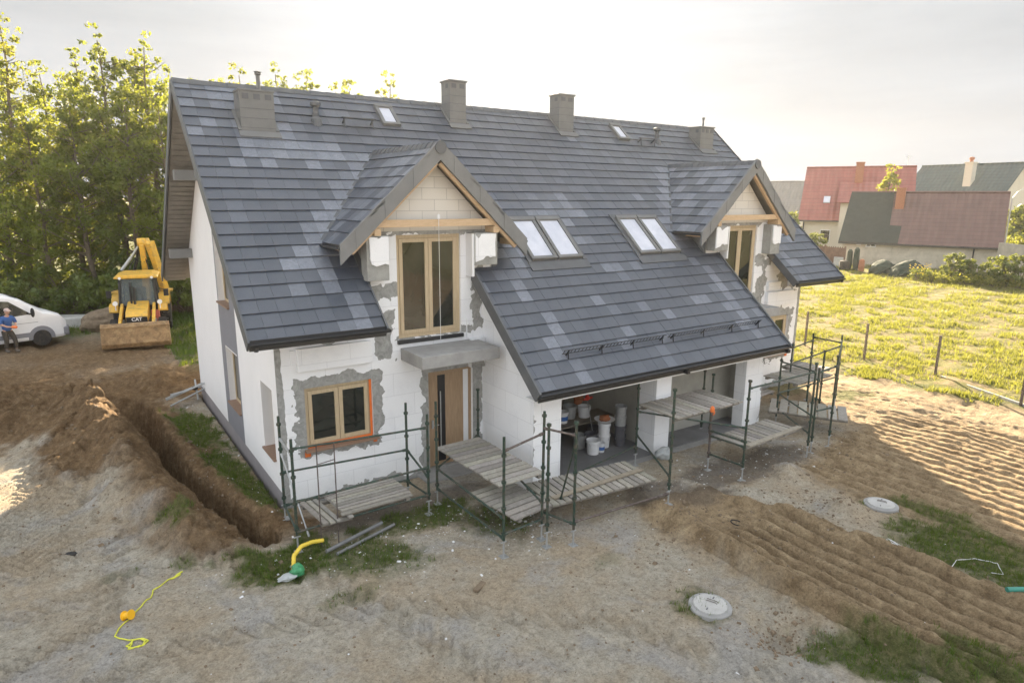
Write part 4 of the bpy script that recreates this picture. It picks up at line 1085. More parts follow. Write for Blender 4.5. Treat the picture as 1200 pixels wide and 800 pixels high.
# bay before right garage opening
D=scaf((9.0,-3.2),'green scaffold bay carrying the high deck before the right garage')
pole(D,8.92,-3.50,1.55,mat='rust'); pole(D,9.0,-4.40,2.38); pole(D,11.0,-1.55,2.2,mat='green'); pole(D,10.35,-2.35,1.9)
rail(D,(7.66,-2.36,1.36),(9.0,-4.40,1.30)) ; rail(D,(8.92,-3.5,.85),(9.0,-4.40,.85)); rail(D,(8.92,-3.50,.40),(9.0,-4.40,.40))
deck((9.02,-2.78,1.42),2.35,1.25,.02,'high board deck between the two garage openings',13,'y',seed=9)
deck((10.62,-3.62,.60),2.20,.95,.03,'low board deck on the bare soil before the right garage pier',12,'y',seed=10)
b=MB(); b.col=(.95,.9,.8); b.box(-1.05,1.2,-.07,.07,0,.03); bo=b.build('loose_plank',[M['plank']],None,(10.6,-4.05,.65),col=True); bo.rotation_euler=(0,0,.05); tag(bo,'pale plank along the front edge of the deck before the right garage pier','plank')
c_=MB(); c_.ball((0,0,0),.06,.05,.09); c_.ball((.04,0,-.08),.045,.04,.07); bo=c_.build('rag',[M['tape']],None,(8.92,-3.51,1.50),smooth=True); tag(bo,'red orange rag tied to a scaffold pole under the high deck','rag')
# right hand frames
E_=scaf((13.0,-3.3),'tall green scaffold frames with long rails at the right end of the garage')
for (x,y,h) in ((12.94,-2.56,2.0),(11.66,-4.33,2.46),(12.0,-4.22,2.25),(12.66,-4.30,2.46)): pole(E_,x,y,h,mat='green')
rail(E_,(9.0,-4.40,2.22),(11.66,-4.33,2.20)); rail(E_,(12.94,-2.56,1.9),(11.66,-4.33,2.2)); rail(E_,(12.66,-4.30,1.1),(12.0,-4.22,1.1)); rail(E_,(12.0,-4.22,2.1),(12.66,-4.3,2.2))
rail(E_,(12.94,-2.56,.55),(11.8,-4.25,.55)); rail(E_,(12.94,-2.56,.98),(11.9,-4.25,.98)); rail(E_,(9.0,-4.40,.98),(8.92,-3.5,.98))
G_=scaf((15.5,-2.0),'green scaffold bay at the far right corner of the house')
for (x,y,h) in ((15.85,-2.6,2.3),(16.1,-1.54,2.2),(14.99,-1.57,2.0),(14.4,-2.55,2.0),(15.0,-2.6,1.95)): pole(G_,x,y,h)
rail(G_,(15.85,-2.6,2.1),(16.1,-1.54,2.05)); rail(G_,(14.99,-1.57,1.85),(16.1,-1.54,1.95)); rail(G_,(12.94,-2.56,1.75),(15.85,-2.6,2.0)); rail(G_,(14.4,-2.55,1.0),(15.85,-2.6,1.05)); rail(G_,(12.66,-4.3,1.95),(15.85,-2.6,2.15)); rail(G_,(12.94,-2.56,1.0),(14.4,-2.55,1.0))
deck((13.55,-3.1,.55),1.3,2.0,.55,'low board deck behind the tall scaffold frames at the right',8,'x',seed=12)
deck((14.9,-1.9,1.05),1.9,1.15,.02,'raised board deck under the far right window',10,'y',seed=13)
deck((16.2,-1.35,1.0),1.1,1.1,.1,'sunlit board deck at the far right house corner',6,'x',seed=14)
deck((13.6,-1.3,.62),.9,.9,.1,'short board deck against the right side of the garage',6,'x',seed=15)
# pipes on the ground left of the bay
for i,(a,b,r) in enumerate([((.10,-2.30,.10),(1.35,-1.85,.10),.035),((.25,-2.42,.06),(1.55,-1.98,.06),.03)]):
    m=MB(); m.tube([(0,0,0),tuple(Vector(b)-Vector(a))],r,10); o=m.build('grey_pipe',[M['greypipe']],None,a); tag(o,['farther and thicker grey pipe lying on the weeds under the low deck','nearer and thinner grey pipe lying on the weeds under the low deck'][i],'pipe','grey pipes under the low deck')
m=MB(); pts=[];L=[(-.56,-2.55,.06),(-.47,-2.30,.20),(-.30,-2.18,.27),(-.10,-2.12,.26),(.12,-2.10,.22)]
for i in range(33):
    t=i/32*(len(L)-1); k=min(int(t),len(L)-2); u=t-k; pts.append(Vector(L[k]).lerp(Vector(L[k+1]),u))
m.tube(pts,[.040 if i%2 else .034 for i in range(33)],10); o=m.build('yellow_hose',[M['yellow']],smooth=True); tag(o,'thick yellow corrugated pipe bending out of the weeds by the left scaffold','pipe')
def blob(name,mat,loc,r,label,cat,sq=(1,1,.6),seed=1,group=None,n=2):
    import bmesh
    bm=bmesh.new(); bmesh.ops.create_icosphere(bm,subdivisions=n,radius=1)
    rr=random.Random(seed); off=rr.uniform(0,50)
    for v in bm.verts:
        k=1+ .55*(float(fbm(np.array([v.co.x*1.2+off]),np.array([v.co.y*1.2+v.co.z*1.7]),1,3)[0])-.5)*2*.6
        v.co=Vector((v.co.x*k*r*sq[0],v.co.y*k*r*sq[1],v.co.z*k*r*sq[2]))
    me=bpy.data.meshes.new(name); bm.to_mesh(me); bm.free(); me.materials.append(mat)
    o=bpy.data.objects.new(name,me); COL.objects.link(o); o.location=loc; tag(o,label,cat,group); return o
blob('plastic_bag',M['greenbag'],(-.50,-2.62,.09),.13,'crumpled green plastic bag round the end of the yellow pipe','bag',(1,1,.9),3,n=3)
blob('sack',M['sheet'],(-.68,-2.66,.05),.12,'dirty pale rag lying beside the green bag','rag',(1.5,.9,.4),8,n=3)
# string line with reel
def gpts(P,dz=.012,n=6):
    out=[]
    for i in range(len(P)-1):
        for k in range(n):
            t=k/n; x=P[i][0]+(P[i+1][0]-P[i][0])*t; y=P[i][1]+(P[i+1][1]-P[i][1])*t; out.append((x,y,GZ(x,y)+dz))
    x,y=P[-1][:2]; out.append((x,y,GZ(x,y)+dz)); return out
m=MB(); m.tube(gpts([(-2.12,-1.46),(-2.22,-1.52),(-2.36,-1.58),(-2.5,-1.72),(-2.60,-1.76),(-2.62,-1.88),(-2.80,-2.12),(-2.97,-2.34),(-3.05,-2.42),(-3.14,-2.55),(-3.2,-2.72),(-3.12,-2.86),(-3.02,-2.96),(-2.9,-3.0),(-2.84,-3.08),(-2.90,-3.15),(-3.03,-3.10),(-3.08,-3.02),(-2.96,-2.98)]),.011,5)
m.tube(gpts([(-2.12,-1.46),(-2.2,-1.48),(-2.3,-1.58),(-2.16,-1.52)]),.011,5); m.tube(gpts([(-2.88,-3.0),(-2.80,-3.1),(-2.93,-3.18),(-3.06,-3.12),(-3.0,-3.0)]),.011,5)
o=m.build('builder_cord',[M['cord']]); tag(o,'yellow builder string trailing over the sand in loops from its reel','cord')
m=MB(); m.lathe([(.075,-.07),(.075,-.058),(.05,-.052),(.05,.052),(.075,.058),(.075,.07)],n=18); o=m.build('string_reel',[M['reel']],None,(-3.0,-2.34,GZ(-3,-2.34)+.075),bevel=.004); o.rotation_euler=(1.2,.5,.6); tag(o,'small bright yellow orange reel on the sand in the left foreground','reel')
blob('stone',M['dark'],(-3.68,.18,GZ(-3.68,.18)+.03),.11,'black lump lying alone on the tyre-marked sand at the left','stone',(1.2,.7,.5),5)
# manhole covers
for (x,y,lab) in ((4.62,-7.11,'round concrete manhole cover set in grass at the bottom of the photo'),(10.45,-6.78,'round concrete manhole cover beside the furrowed sand farther back')):
    z=GZ(x,y); o=empty('manhole',(x,y,z),.4,lab,'manhole','concrete manhole covers')
    m=MB(); m.lathe([(.335,-.1),(.335,.045),(.32,.06),(.26,.06)],n=40); m.build('ring',[M['conc']],o,bevel=.006)
    m=MB(); m.lathe([(.262,.03),(.262,.075),(.248,.085),(.0,.085)],n=40); lid=m.build('lid',[M['galvconc'] if 'galvconc' in M else M['concl']],o)
    for sx in (-.17,.17):
        h=MB(); h.box(sx-.03,sx+.03,-.010,.010,.085,.090); h.build('lifting_slot',[M['concdark']],lid)
    for k in range(2): 
        h=MB(); h.tube([(.02+.05*k,-.1,.085),(.03+.05*k,-.08,.10),(.03+.05*k,.06,.10),(.04+.05*k,.08,.085)],.005,5); h.build('lifting_wire',[M['rust']],lid)
# buckets in the garage
def bucket(x,y,r,h,label,mat='whiteplastic',z=.02,lid=False,band=None,content=None,lean=0):
    o=empty('bucket',(x,y,z),random.uniform(0,6),label,'bucket','builders buckets stored in the left garage')
    m=MB(); m.lathe([(r*.86,0),(r*.95,h*.8),(r*1.06,h*.81),(r*1.06,h*.85),(r,h*.86),(r*1.02,h*.98),(r*1.07,h*.985),(r*1.07,h),(r*.97,h),(r*.82,.02)] if not lid else [(r*.86,0),(r*.98,h*.93),(r*1.07,h*.93),(r*1.07,h),(0,h)],n=22); m.build('pail',[M[mat]],o,smooth=False)
    m=MB(); m.tube([(r*1.06*math.cos(a),r*.2*math.sin(a*1)+.01,h*.84-abs(math.sin(a))*r*.8) for a in [math.pi*i/12 for i in range(13)]],.006,4); m.build('handle',[M['galv']],o)
    if band: m=MB(); m.lathe([(r*.94,h*.25),(r*.97,h*.62)],n=22); m.build('label_band',[M[band]],o)
    if content: m=MB(); m.lathe([(.01,h*.9),(r*.95,h*.88)],n=18); m.build('filling',[M[content]],o)
    return o
bucket(7.28,-1.25,.17,.36,'low wide white bucket standing nearest the garage opening on the left')
bucket(7.92-.1,-1.05,.16,.32,'white bucket under another white bucket, by the pier',lid=True)
bucket(7.82,-1.05,.16,.34,'white bucket stacked on top, with orange rubbish in its bowl',z=.34)
m=MB(); m.lathe([(.12,0),(.26,.07),(.27,.09),(.1,.02)],n=20); o=m.build('bowl',[M['whiteplastic']],None,(7.82,-1.05,.685)); tag(o,'shallow white bowl resting on the taller white bucket stack','bowl')
blob('rag',M['orange'],(7.84,-1.03,.78),.14,'heap of orange brown rags in the shallow white bowl','rag',(1,1,.7),9,n=3)
for k,(lab,mt) in enumerate((('bottom dark bucket of the stack beside the pier','bucketdark'),('second dark bucket up in the stack beside the pier','bucketdark'),('third bucket up in the stack beside the pier, grey','galv'),('topmost grey bucket of the stack beside the pier','galv'))):
    bucket(8.22,-1.22,.15,.30,lab,mt,z=.02+.26*k)
bucket(7.52,.0,.18,.34,'grey bucket standing on the lower board of the wooden rack','galv',z=.555); bucket(7.12,-.2,.15,.30,'white bucket with a blue label at the left end of the rack',band='bluelabel',z=.555)
bucket(7.35,.55,.16,.33,'white lidded bucket on the upper board of the rack',z=.955,lid=True); bucket(7.9,-.15,.17,.30,'pale bucket on the right end of the rack','whiteplastic',z=.555)
bucket(7.55,-.85,.17,.36,'black bucket behind the white bucket stack','bucketdark',z=.02); bucket(7.0,.5,.17,.33,'white bucket with lid at the left end of the upper rack',lid=True,z=.955)
bucket(7.98,-.45,.16,.34,'dark bucket between the white stack and the dark stack','bucketdark',z=.02); bucket(8.45,-.4,.16,.34,'dark bucket in the shade behind the dark stack','bucketdark',z=.02); bucket(7.25,-.75,.17,.35,'grey bucket on the floor left of the black one','galv',z=.02)
bucket(7.52,-1.28,.10,.24,'small bucket with a blue label squeezed behind the white ones',band='bluelabel')
t_=empty('trestle_table',(7.6,.2,.02),0,'makeshift wooden rack holding buckets at the back of the left garage','rack')
m=MB(); m.col=(.6,.55,.5); m.box(-1.0,1.2,-.75,.0,.50,.53); m.build('shelf',[M['plank']],t_,col=True)
m=MB(); m.col=(.6,.55,.5); m.box(-1.0,.0,.1,.75,.90,.93); m.build('shelf',[M['plank']],t_,col=True)
for x,y,h in ((-.95,-.7,.5),(1.15,-.7,.5),(-.95,-.05,.5),(1.15,-.05,.5),(-.95,.7,.9),(-.05,.7,.9),(-.95,.15,.9),(-.05,.15,.9)):
    m=MB(); m.col=(.6,.55,.5); m.box(x-.03,x+.03,y-.03,y+.03,0,h); m.build('leg',[M['plank']],t_,col=True)
m=MB(); m.box(5.12,5.9,.2,.9,.02,.75)
def boxthing(loc,sx,sy,sz,mat,name,label,cat,rz=0):
    m=MB(); m.box(-sx/2,sx/2,-sy/2,sy/2,0,sz); m.box(-sx/2-.01,sx/2+.01,-sy/2-.01,sy/2+.01,sz,sz+.03); o=m.build(name,[M[mat]],None,loc,bevel=.01); o.rotation_euler=(0,0,rz); tag(o,label,cat); return o
boxthing((6.6,.9,.02),.5,.5,.8,'panel','crate','grey plastic crate standing in the left corner of the garage','crate')
for (x,y,z,lab,s) in ((7.55,.6,1.08,'red orange mixer head on top of the rack, to the left',3),(7.9,.1,.98,'red orange bag hanging over the rack end',5)):
    blob('tool_bag',M['red'] if s==3 else M['orange'],(x,y,z),.16,lab,'bag',(1,.8,1),s,n=3)
mixer=empty('paddle_mixer',(7.75,-.75,.02),.4,'tall paddle mixer with red handle leaning in the left garage bucket','tool')
m=MB(); m.tube([(0,0,.1),(.25,.35,1.05)],.012,6); m.build('shaft',[M['galv']],mixer)
m=MB(); m.tube([(.10,.38,1.1),(.25,.35,1.08),(.42,.30,1.1)],.03,8); m.ball((.26,.36,1.12),.07,.06,.09); m.build('handle',[M['red']],mixer)
o=empty('spade',(5.75,-1.3,.02),0,'red valve wheel and dark hose by the left garage pier','tool'); bpy.data.objects.remove(o)
m=MB(); m.tube([(.06*math.cos(a/10*6.28),0,.22+.09*math.sin(a/10*6.28)) for a in range(10)],.014,6,closed=True); m.tube([(0,0,0),(0,0,.14)],.02,6); o=m.build('valve_wheel',[M['red']],None,(5.80,-1.55,.02)); tag(o,'small red ring standing by the left garage pier','valve')
# plastic sheet crumpled at the centre pier
blob('plastic_bag',M['sheet'],(8.55,-2.42,.13),.20,'crumpled translucent plastic sack at the foot of the middle pier','bag',(1.2,.8,.9),12,n=4)
# folding trestle by the side wall
z=GZ(-.1,9.2); o=empty('folding_trestle',(-.25,8.9,z),.2,'white metal folding stand collapsed against the foot of the side wall','stand')
for p,q in (((-.9,0,.25),(.35,.3,.45)),((-.8,.3,.12),(.4,-.2,.62)),((-.9,-.35,.1),(.3,0,.35)),((-.6,.5,.2),(.3,.4,.3)),((.0,-.1,.05),(.1,.3,.6))):
    m=MB(); m.tube([p,q],.028,8); m.build('bar',[M['galv']],o)
m=MB(); m.ball((.0,.1,.38),.10,.12,.06); m.build('hinge',[M['dark']],o)
# green pipe at the right edge, wires
m=MB(); m.tube([(0,0,.04),(.45,-.28,.04)],.04,12); o=m.build('green_pipe',[M['bag2']],None,(8.40,-9.72,GZ(8.4,-9.7))); tag(o,'short turquoise plastic pipe in the grass at the right edge','pipe')
m=MB(); r0=random.Random(4)
for k in range(3): m.tube(gpts([(9.0+r0.uniform(-.16,.16),-7.8+r0.uniform(-.3,.3)) for _ in range(6)],.01),.004,4)
o=m.build('wire_tangle',[M['whiteplastic']]); tag(o,'tangle of thin white cord on the grey sand beyond the furrows','cord')
m=MB(); m.tube(gpts([(9.1,-8.7),(9.4,-8.65),(9.75,-8.8),(9.9,-9.1),(9.6,-9.3),(9.5,-9.15)],.025),.007,4); o=m.build('cord_loop',[M['whiteplastic']]); tag(o,'open loop of pale cord lying in the right hand grass','cord')
m=MB(); m.tube([(.09*math.cos(a/12*6.28),.13*math.sin(a/12*6.28),.01) for a in range(11)],.012,5); o=m.build('rope_ring',[M['dark']],None,(7.05,-5.75,GZ(7.05,-5.75)+.01)); tag(o,'small dark ring half buried in the flattened soil','ring')
m=MB(); m.box(-.14,.14,-.05,.05,0,.05); o=m.build('brick_bit',[M['stone']],None,(1.9,-4.6,GZ(1.9,-4.6)-.01),bevel=.015); o.rotation_euler=(0,0,.5); tag(o,'dark brown clod lying alone in the middle foreground','stone')
# foam crumbs
def crumbs(name,mat,n,areas,smin,smax,label,cat,seed):
    r=random.Random(seed); V=[];F=[]
    for i in range(n):
        cx,cy,rx,ry=r.choice(areas); x=r.gauss(cx,rx); y=r.gauss(cy,ry)
        if (x>-.02 and y>-.02) or (4.7<x<12.9 and y>-2.2): continue
        z=GZ(x,y); s=r.uniform(smin,smax)*(1 if r.random()<.85 else 2.2); a=r.random()*3.14; l=s*r.uniform(.6,2.0 if 'crumb' in mat.name else 1.3)
        c_,s_=math.cos(a),math.sin(a); k=len(V)
        for dx,dy,dz in ((-l,-s,0),(l,-s,0),(l,s,0),(-l,s,0),(-l*.7,-s*.6,s),(l*.8,-s*.5,s*.8),(l*.6,s*.7,s*.9),(-l*.8,s*.6,s*.7)): V.append((x+dx*c_-dy*s_,y+dx*s_+dy*c_,z+dz-.002))
        F+=[tuple(k+j for j in f) for f in [(4,5,6,7),(0,1,5,4),(1,2,6,5),(2,3,7,6),(3,0,4,7)]]
    me=bpy.data.meshes.new(name); me.from_pydata(V,[],F); me.materials.append(mat); o=bpy.data.objects.new(name,me); COL.objects.link(o); tag(o,label,cat,kind='stuff')
crumbs('foam_crumbs',M['crumb'],1000,[(3.4,-2.6,.9,.7),(4.2,-3.6,.7,.5),(6.6,-3.4,1.0,.7),(9.4,-3.6,1.5,.5),(-.4,4,.3,3),(1.2,-2.2,1.4,.6),(11.6,-3.6,1.2,.6),(1.6,-3.2,1.2,.7),(4.2,-3.0,.4,.4)],0.003,.010,'white foam crumbs and scraps scattered below the scaffold','foam scraps',2)
crumbs('foam_scraps',M['crumb'],90,[(1,-4,2.5,1.5),(5,-6,3,2),(-.8,-1.5,2,2),(8.5,-8,1.5,1.2)],0.004,.010,'few pale scraps strewn over the open yard','scraps',3)
crumbs('clods',M['stone'],1500,[(6.6,-5.2,1.0,.8),(7.2,-7.5,1.1,1.8),(-2.8,3.5,.9,3),(-1.1,3,.3,2.4),(-3.6,8,1.2,2),(12,-4.6,1.5,.6),(9.5,-6.4,.5,.5),(15,-4.2,2,1.2),(5.0,-8.1,.3,.25)],.006,.020,'clods of loose brown soil on the heaps and banks','clods',5)
crumbs('pebbles',M['stone'],2600,[(1,-4.5,3.5,2.5),(5,-7,3,2),(-3,0,1.5,2.5),(8,-5,3,1.5)],.004,.011,'small stones scattered on the trodden sand','pebbles',6)
# ------------------------------------------------------------------ wire fence to the field
fo=empty('wire_fence',(22.9,.3,GZ(22.9,.3)),0,'thin wire fence on brown posts between the site and the sunlit field','fence')
FP=[(21.2,-5.62),(22.8,-2.43),(22.92,.27),(23.36,3.12),(24.0,7.2),(24.6,11.4)]
for x,y in FP:
    m=MB(); z=GZ(x,y)-fo.location.z; m.box(x-22.9-.035,x-22.9+.035,y-.3-.035,y-.3+.035,z-.1,z+1.5); m.build('post',[M['rust']],fo)
for h in (.25,.75,1.2):
    m=MB(); m.tube([(x-22.9,y-.3,GZ(x,y)-fo.location.z+h) for x,y in FP],.006,4); m.build('wire',[M['rust']],fo)
for (a,b) in ((0,1),):
    p=FP[a];q=FP[b]
m=MB(); m.beam((-1.95,-6.6,-.06),(-.15,-2.95,-.06),.06,.25); m.beam((-3.2,-9.2,-.05),(-1.95,-6.65,-.05),.06,.25); m.build('kerb_board',[M['concl']],fo)
# ------------------------------------------------------------------ wheel loader with backhoe
def text_mesh(txt,size,mat,name,parent,mw,ext=.004):
    cu=bpy.data.curves.new(name,'FONT'); cu.body=txt; cu.size=size; cu.extrude=ext; cu.align_x='CENTER'; cu.align_y='CENTER'; cu.offset=size*.018
    t=bpy.data.objects.new(name,cu); COL.objects.link(t); bpy.context.view_layer.update()
    me=bpy.data.meshes.new_from_object(t.evaluated_get(bpy.context.evaluated_depsgraph_get())); bpy.data.objects.remove(t); 
    me.materials.clear(); me.materials.append(mat); o=bpy.data.objects.new(name,me); COL.objects.link(o); o.parent=parent; o.matrix_local=mw; return o
def wheel(parent,x,y,z,r,w,name='wheel'):
    m=MB(); m.lathe([(r*.55,-w/2),(r*.9,-w/2),(r,-w*.36),(r,w*.36),(r*.9,w/2),(r*.55,w/2)],(x,y,z),'y',28)
    n=22
    for i in range(n):
        a=6.283*i/n; c=(x+r*math.cos(a),y,z+r*math.sin(a)); m.obox(c,(math.cos(a),0,math.sin(a)),(-.35*math.sin(a),1,.35*math.cos(a)),(-math.sin(a),0,math.cos(a)),r*.035,w*.46,r*.05)
    t=m.build('tyre',[M['dark']],parent)
    m=MB(); m.lathe([(r*.2,-w*.2),(r*.56,-w*.42),(r*.58,-w*.5),(r*.58,w*.5),(r*.56,w*.42),(r*.2,w*.2)],(x,y,z),'y',24); 
    for k in range(6):
        a=k*1.047; m.cyl((x+r*.32*math.cos(a),y-w*.30,z+r*.32*math.sin(a)),(x+r*.32*math.cos(a),y+w*.30,z+r*.32*math.sin(a)),r*.05,8)
    m.build('rim',[M['galv'] if parent.name.startswith('white') else M['machine']],t)
gz=GZ(-1,18.5)+.02
bh=empty('backhoe_loader',(-.60,20.9,gz),R_(-99),'yellow backhoe loader with a mud-caked front bucket facing the camera','digger')
Y='machine'
def part(name,fn,mat,parent=bh,bevel=.01,smooth=False,label=None):
    m=MB(); fn(m); return m.build(name,[M[mat]] if not isinstance(mat,list) else [M[x] for x in mat],parent,bevel=bevel,smooth=smooth,label=label)
XY=lambda a,b,h:(a,h,b)
# front bucket (x forward). curved profile extruded over the width
def bucketprof(m):
    out=[(2.45,.10),(3.05,.06),(3.12,.10),(2.72,.22),(2.55,.42),(2.55,.68),(2.66,.86),(2.90,.98),(2.98,1.05),(2.85,1.08),(2.60,.96),(2.44,.72),(2.40,.40)]
    m.prism(out,XY,-1.2,1.2)
    side=[(2.42,.12),(3.06,.07),(2.99,.35),(2.92,.75),(2.98,1.04),(2.82,1.05),(2.55,.90),(2.42,.66)]
    m.prism(side,XY,-1.23,-1.19); m.prism(side,XY,1.19,1.23)
# in the photo the bucket is tipped so its rounded back faces the camera
def bucketback(m):
    o=[(2.55,.08),(3.05,.03),(3.28,.10),(3.40,.28),(3.26,.96),(3.16,1.08),(3.06,1.08),(3.14,.94),(3.26,.30),(3.18,.18),(2.98,.10),(2.55,.11)]
    m.prism(o,XY,-1.22,1.22)
    s=[(2.50,.08),(3.05,.03),(3.28,.10),(3.40,.28),(3.26,.96),(3.16,1.08),(3.02,1.08),(2.80,.6)]
    m.prism(s,XY,-1.245,-1.215); m.prism(s,XY,1.215,1.245); m.box(3.22,3.30,-1.24,1.24,.90,.98)
b0=part('front_bucket',bucketback,'mudsteel')
for i in range(8):
    part('tooth',lambda m,i=i:m.box(2.42,2.58,-1.12+i*.32-.04,-1.12+i*.32+.04,.07,.11),'mudsteel',b0)
for s in (-1,1):
    part('loader_arm',lambda m:(m.beam((3.02,s*.62,.62),(2.2,s*.62,.98),.11,.20),m.beam((2.2,s*.62,.98),(.75,s*.62,1.45),.11,.24)),Y)
    part('loader_cylinder',lambda m:(m.cyl((2.6,s*.62,.95),(1.6,s*.62,.85),.05,10),m.cyl((1.6,s*.62,.85),(.9,s*.62,.8),.07,10)),'galv')
    part('front_fender',lambda m:m.prism([(.0,1.05),(.05,1.42),(.45,1.55),(.85,1.50),(1.0,1.25),(.97,1.20),(.8,1.44),(.45,1.49),(.1,1.36),(.06,1.05)],XY,*sorted((s*.78,s*1.12))),Y)
    part('rear_fender',lambda m:m.prism([(-2.1,1.1),(-1.95,1.55),(-1.5,1.72),(-.9,1.70),(-.55,1.3),(-.6,1.25),(-.95,1.64),(-1.5,1.66),(-1.9,1.5),(-2.03,1.1)],XY,*sorted((s*.72,s*1.18))),Y)
    wheel(bh,1.35,s*.92,.48,.48,.32); wheel(bh,-1.3,s*.95,.74,.74,.44)
    part('work_light',lambda m:(m.cyl((1.02,s*.86,1.60),(.9,s*.86,1.60),.10,14),m.beam((.95,s*.86,1.3),(.95,s*.86,1.6),.04,.04)),'white')
    part('mirror',lambda m:(m.beam((.3,s*.78,2.15),(.45,s*1.12,2.05),.03,.03),m.box(.42,.47,s*1.12-.10,s*1.12+.10,1.78,2.1)),'blacksteel')
part('chassis',lambda m:(m.box(-2.1,2.1,-.42,.42,.45,.95),m.box(1.2,1.5,-.8,.8,.38,.58),m.box(-1.5,-1.1,-.8,.8,.6,.9)),'blacksteel')
hood=part('hood',lambda m:(m.prism([(.55,.92),(2.12,.90),(2.15,1.18),(1.95,1.38),(.62,1.62),(.5,1.62)],XY,-.42,.42)),Y,bevel=.05)
g_=part('grille',lambda m:(m.box(2.14,2.19,-.40,.40,.88,1.14),m.box(2.19,2.20,-.36,.36,.90,.98)),'blacksteel')
text_mesh('CAT',.20,M['white'],'brand_letters',hood,Matrix.Translation((2.205,0,1.06))@Matrix(((0,0,1,0),(1,0,0,0),(0,1,0,0),(0,0,0,1))))
part('exhaust_pipe',lambda m:(m.cyl((.85,-.24,1.5),(.85,-.24,2.35),.045,12),m.cyl((.85,-.24,2.35),(.80,-.24,2.5),.04,12)),'blacksteel')
part('air_intake',lambda m:(m.cyl((1.0,-.10,1.5),(1.0,-.10,2.30),.05,12),),'blacksteel')
cab=part('cab',lambda m:(m.box(-1.25,.55,-.74,.74,.95,1.42),[m.beam((.55,s*.72,1.4),(.38,s*.66,2.62),.08,.08) for s in(-1,1)],[m.beam((-.45,s*.73,1.4),(-.45,s*.67,2.62),.07,.07) for s in(-1,1)],[m.beam((-1.25,s*.72,1.4),(-1.2,s*.66,2.62),.08,.08) for s in(-1,1)]),'blacksteel')
part('cab_roof',lambda m:(m.prism([(-.86,2.62),(.86,2.62),(.86,2.70),(.60,2.80),(-.60,2.80),(-.86,2.70)],lambda a,b,h:(h,a,b),-1.4,.62),),Y,bevel=.04)
part('windscreen',lambda m:m.quad((.535,-.66,1.44),(.535,.66,1.44),(.375,.60,2.58),(.375,-.60,2.58)),'cabglass',bevel=0)
for s in(-1,1): part('side_window',lambda m:m.quad((.5,s*.735,1.44),(-1.2,s*.735,1.44),(-1.15,s*.67,2.58),(.34,s*.67,2.58)),'cabglass',bevel=0)
part('rear_window',lambda m:m.quad((-1.25,.66,1.44),(-1.25,-.66,1.44),(-1.2,-.60,2.58),(-1.2,.60,2.58)),'cabglass',bevel=0)
part('seat',lambda m:(m.box(-.55,-.05,-.26,.26,1.35,1.5),m.box(-.65,-.52,-.26,.26,1.5,2.1)),'dark',bevel=.04)
part('steering_wheel',lambda m:(m.tube([(.22+.05*math.cos(a/14*6.28),.2*math.sin(a/14*6.28),1.72+.18*math.cos(a/14*6.28)) for a in range(14)],.02,6,True),m.cyl((.45,0,1.4),(.22,0,1.72),.03)),'dark',bevel=0)
for s in (-1,1):
    part('cab_light',lambda m:(m.cyl((.63,s*.62,2.66),(.68,s*.62,2.66),.06,10)),'white',bevel=0)
    part('stabiliser',lambda m:(m.beam((-2.3,s*.55,.8),(-2.35,s*1.15,1.75),.14,.16),m.box(-2.55,-2.15,s*1.15-.15,s*1.15+.15,1.65,1.75)),'machine2')
part('access_steps',lambda m:[m.box(-.2,.25,.9,1.1,.35+.28*i,.40+.28*i) for i in range(3)],'blacksteel')
part('toolbox',lambda m:m.box(.2,.75,.46,.78,.55,1.2),'pinkred',bevel=.02)
# backhoe arm: boom rises, dipper folded back down
boom=part('boom',lambda m:(m.beam((-2.4,.15,1.0),(-2.55,.18,2.6),.26,.34),m.beam((-2.55,.18,2.5),(-1.95,.20,4.05),.24,.34),m.cyl((-1.95,.02,4.05),(-1.95,.38,4.05),.2,14)),Y,bevel=.02)
part('boom_knuckle',lambda m:m.prism([(-2.7,2.0),(-2.3,2.1),(-1.75,3.9),(-1.9,4.2),(-2.15,4.1)],XY,.10,.28),Y)
dip=part('dipper_arm',lambda m:(m.beam((-1.9,.55,4.05),(-2.7,.95,1.6),.24,.42),m.prism([(-1.75,4.0),(-2.0,4.25),(-2.25,4.1),(-2.75,2.3),(-2.45,2.2)],lambda a,b,h:(a,h+(4.1-b)*.20,b),.30,.55)),Y,bevel=.02)
text_mesh('CAT',.26,M['blacksteel'],'brand_letters',boom,Matrix.Translation((-2.02,.14,3.15))@Matrix.Rotation(R_(-68),4,'Y')@Matrix(((0,0,1,0),(1,0,0,0),(0,1,0,0),(0,0,0,1))))
part('boom_cylinder',lambda m:(m.cyl((-2.3,-.30,2.55),(-2.1,-.06,3.3),.075,12),m.cyl((-2.1,-.06,3.3),(-1.95,.05,3.95),.04,12)),'blacksteel')
part('boom_cylinder',lambda m:(m.cyl((-1.9,-.75,2.75),(-1.93,-.3,3.35),.075,12),m.cyl((-1.93,-.3,3.35),(-1.95,.1,3.95),.045,12)),['galv'])
for s in (-1,1):
    part('hydraulic_hose',lambda m:m.tube([(-1.2,s*.5,2.5),(-1.9,s*.35,3.0),(-2.25,.1+s*.1,3.5),(-2.0,.15+s*.12,4.1)],.022,6),'dark',bevel=0)
    part('wiper',lambda m:m.beam((.52,s*.25,1.55),(.42,s*.05,2.25),.02,.02),'blacksteel',bevel=0)
part('hood_stripe',lambda m:m.box(2.155,2.165,-.42,.42,1.15,1.17),'blacksteel',bevel=0)
part('rear_bucket',lambda m:m.prism([(-2.6,1.7),(-2.3,1.2),(-2.5,.75),(-2.9,.6),(-3.0,.8),(-2.75,1.1),(-2.85,1.5)],XY,.55,1.15),'mudsteel')
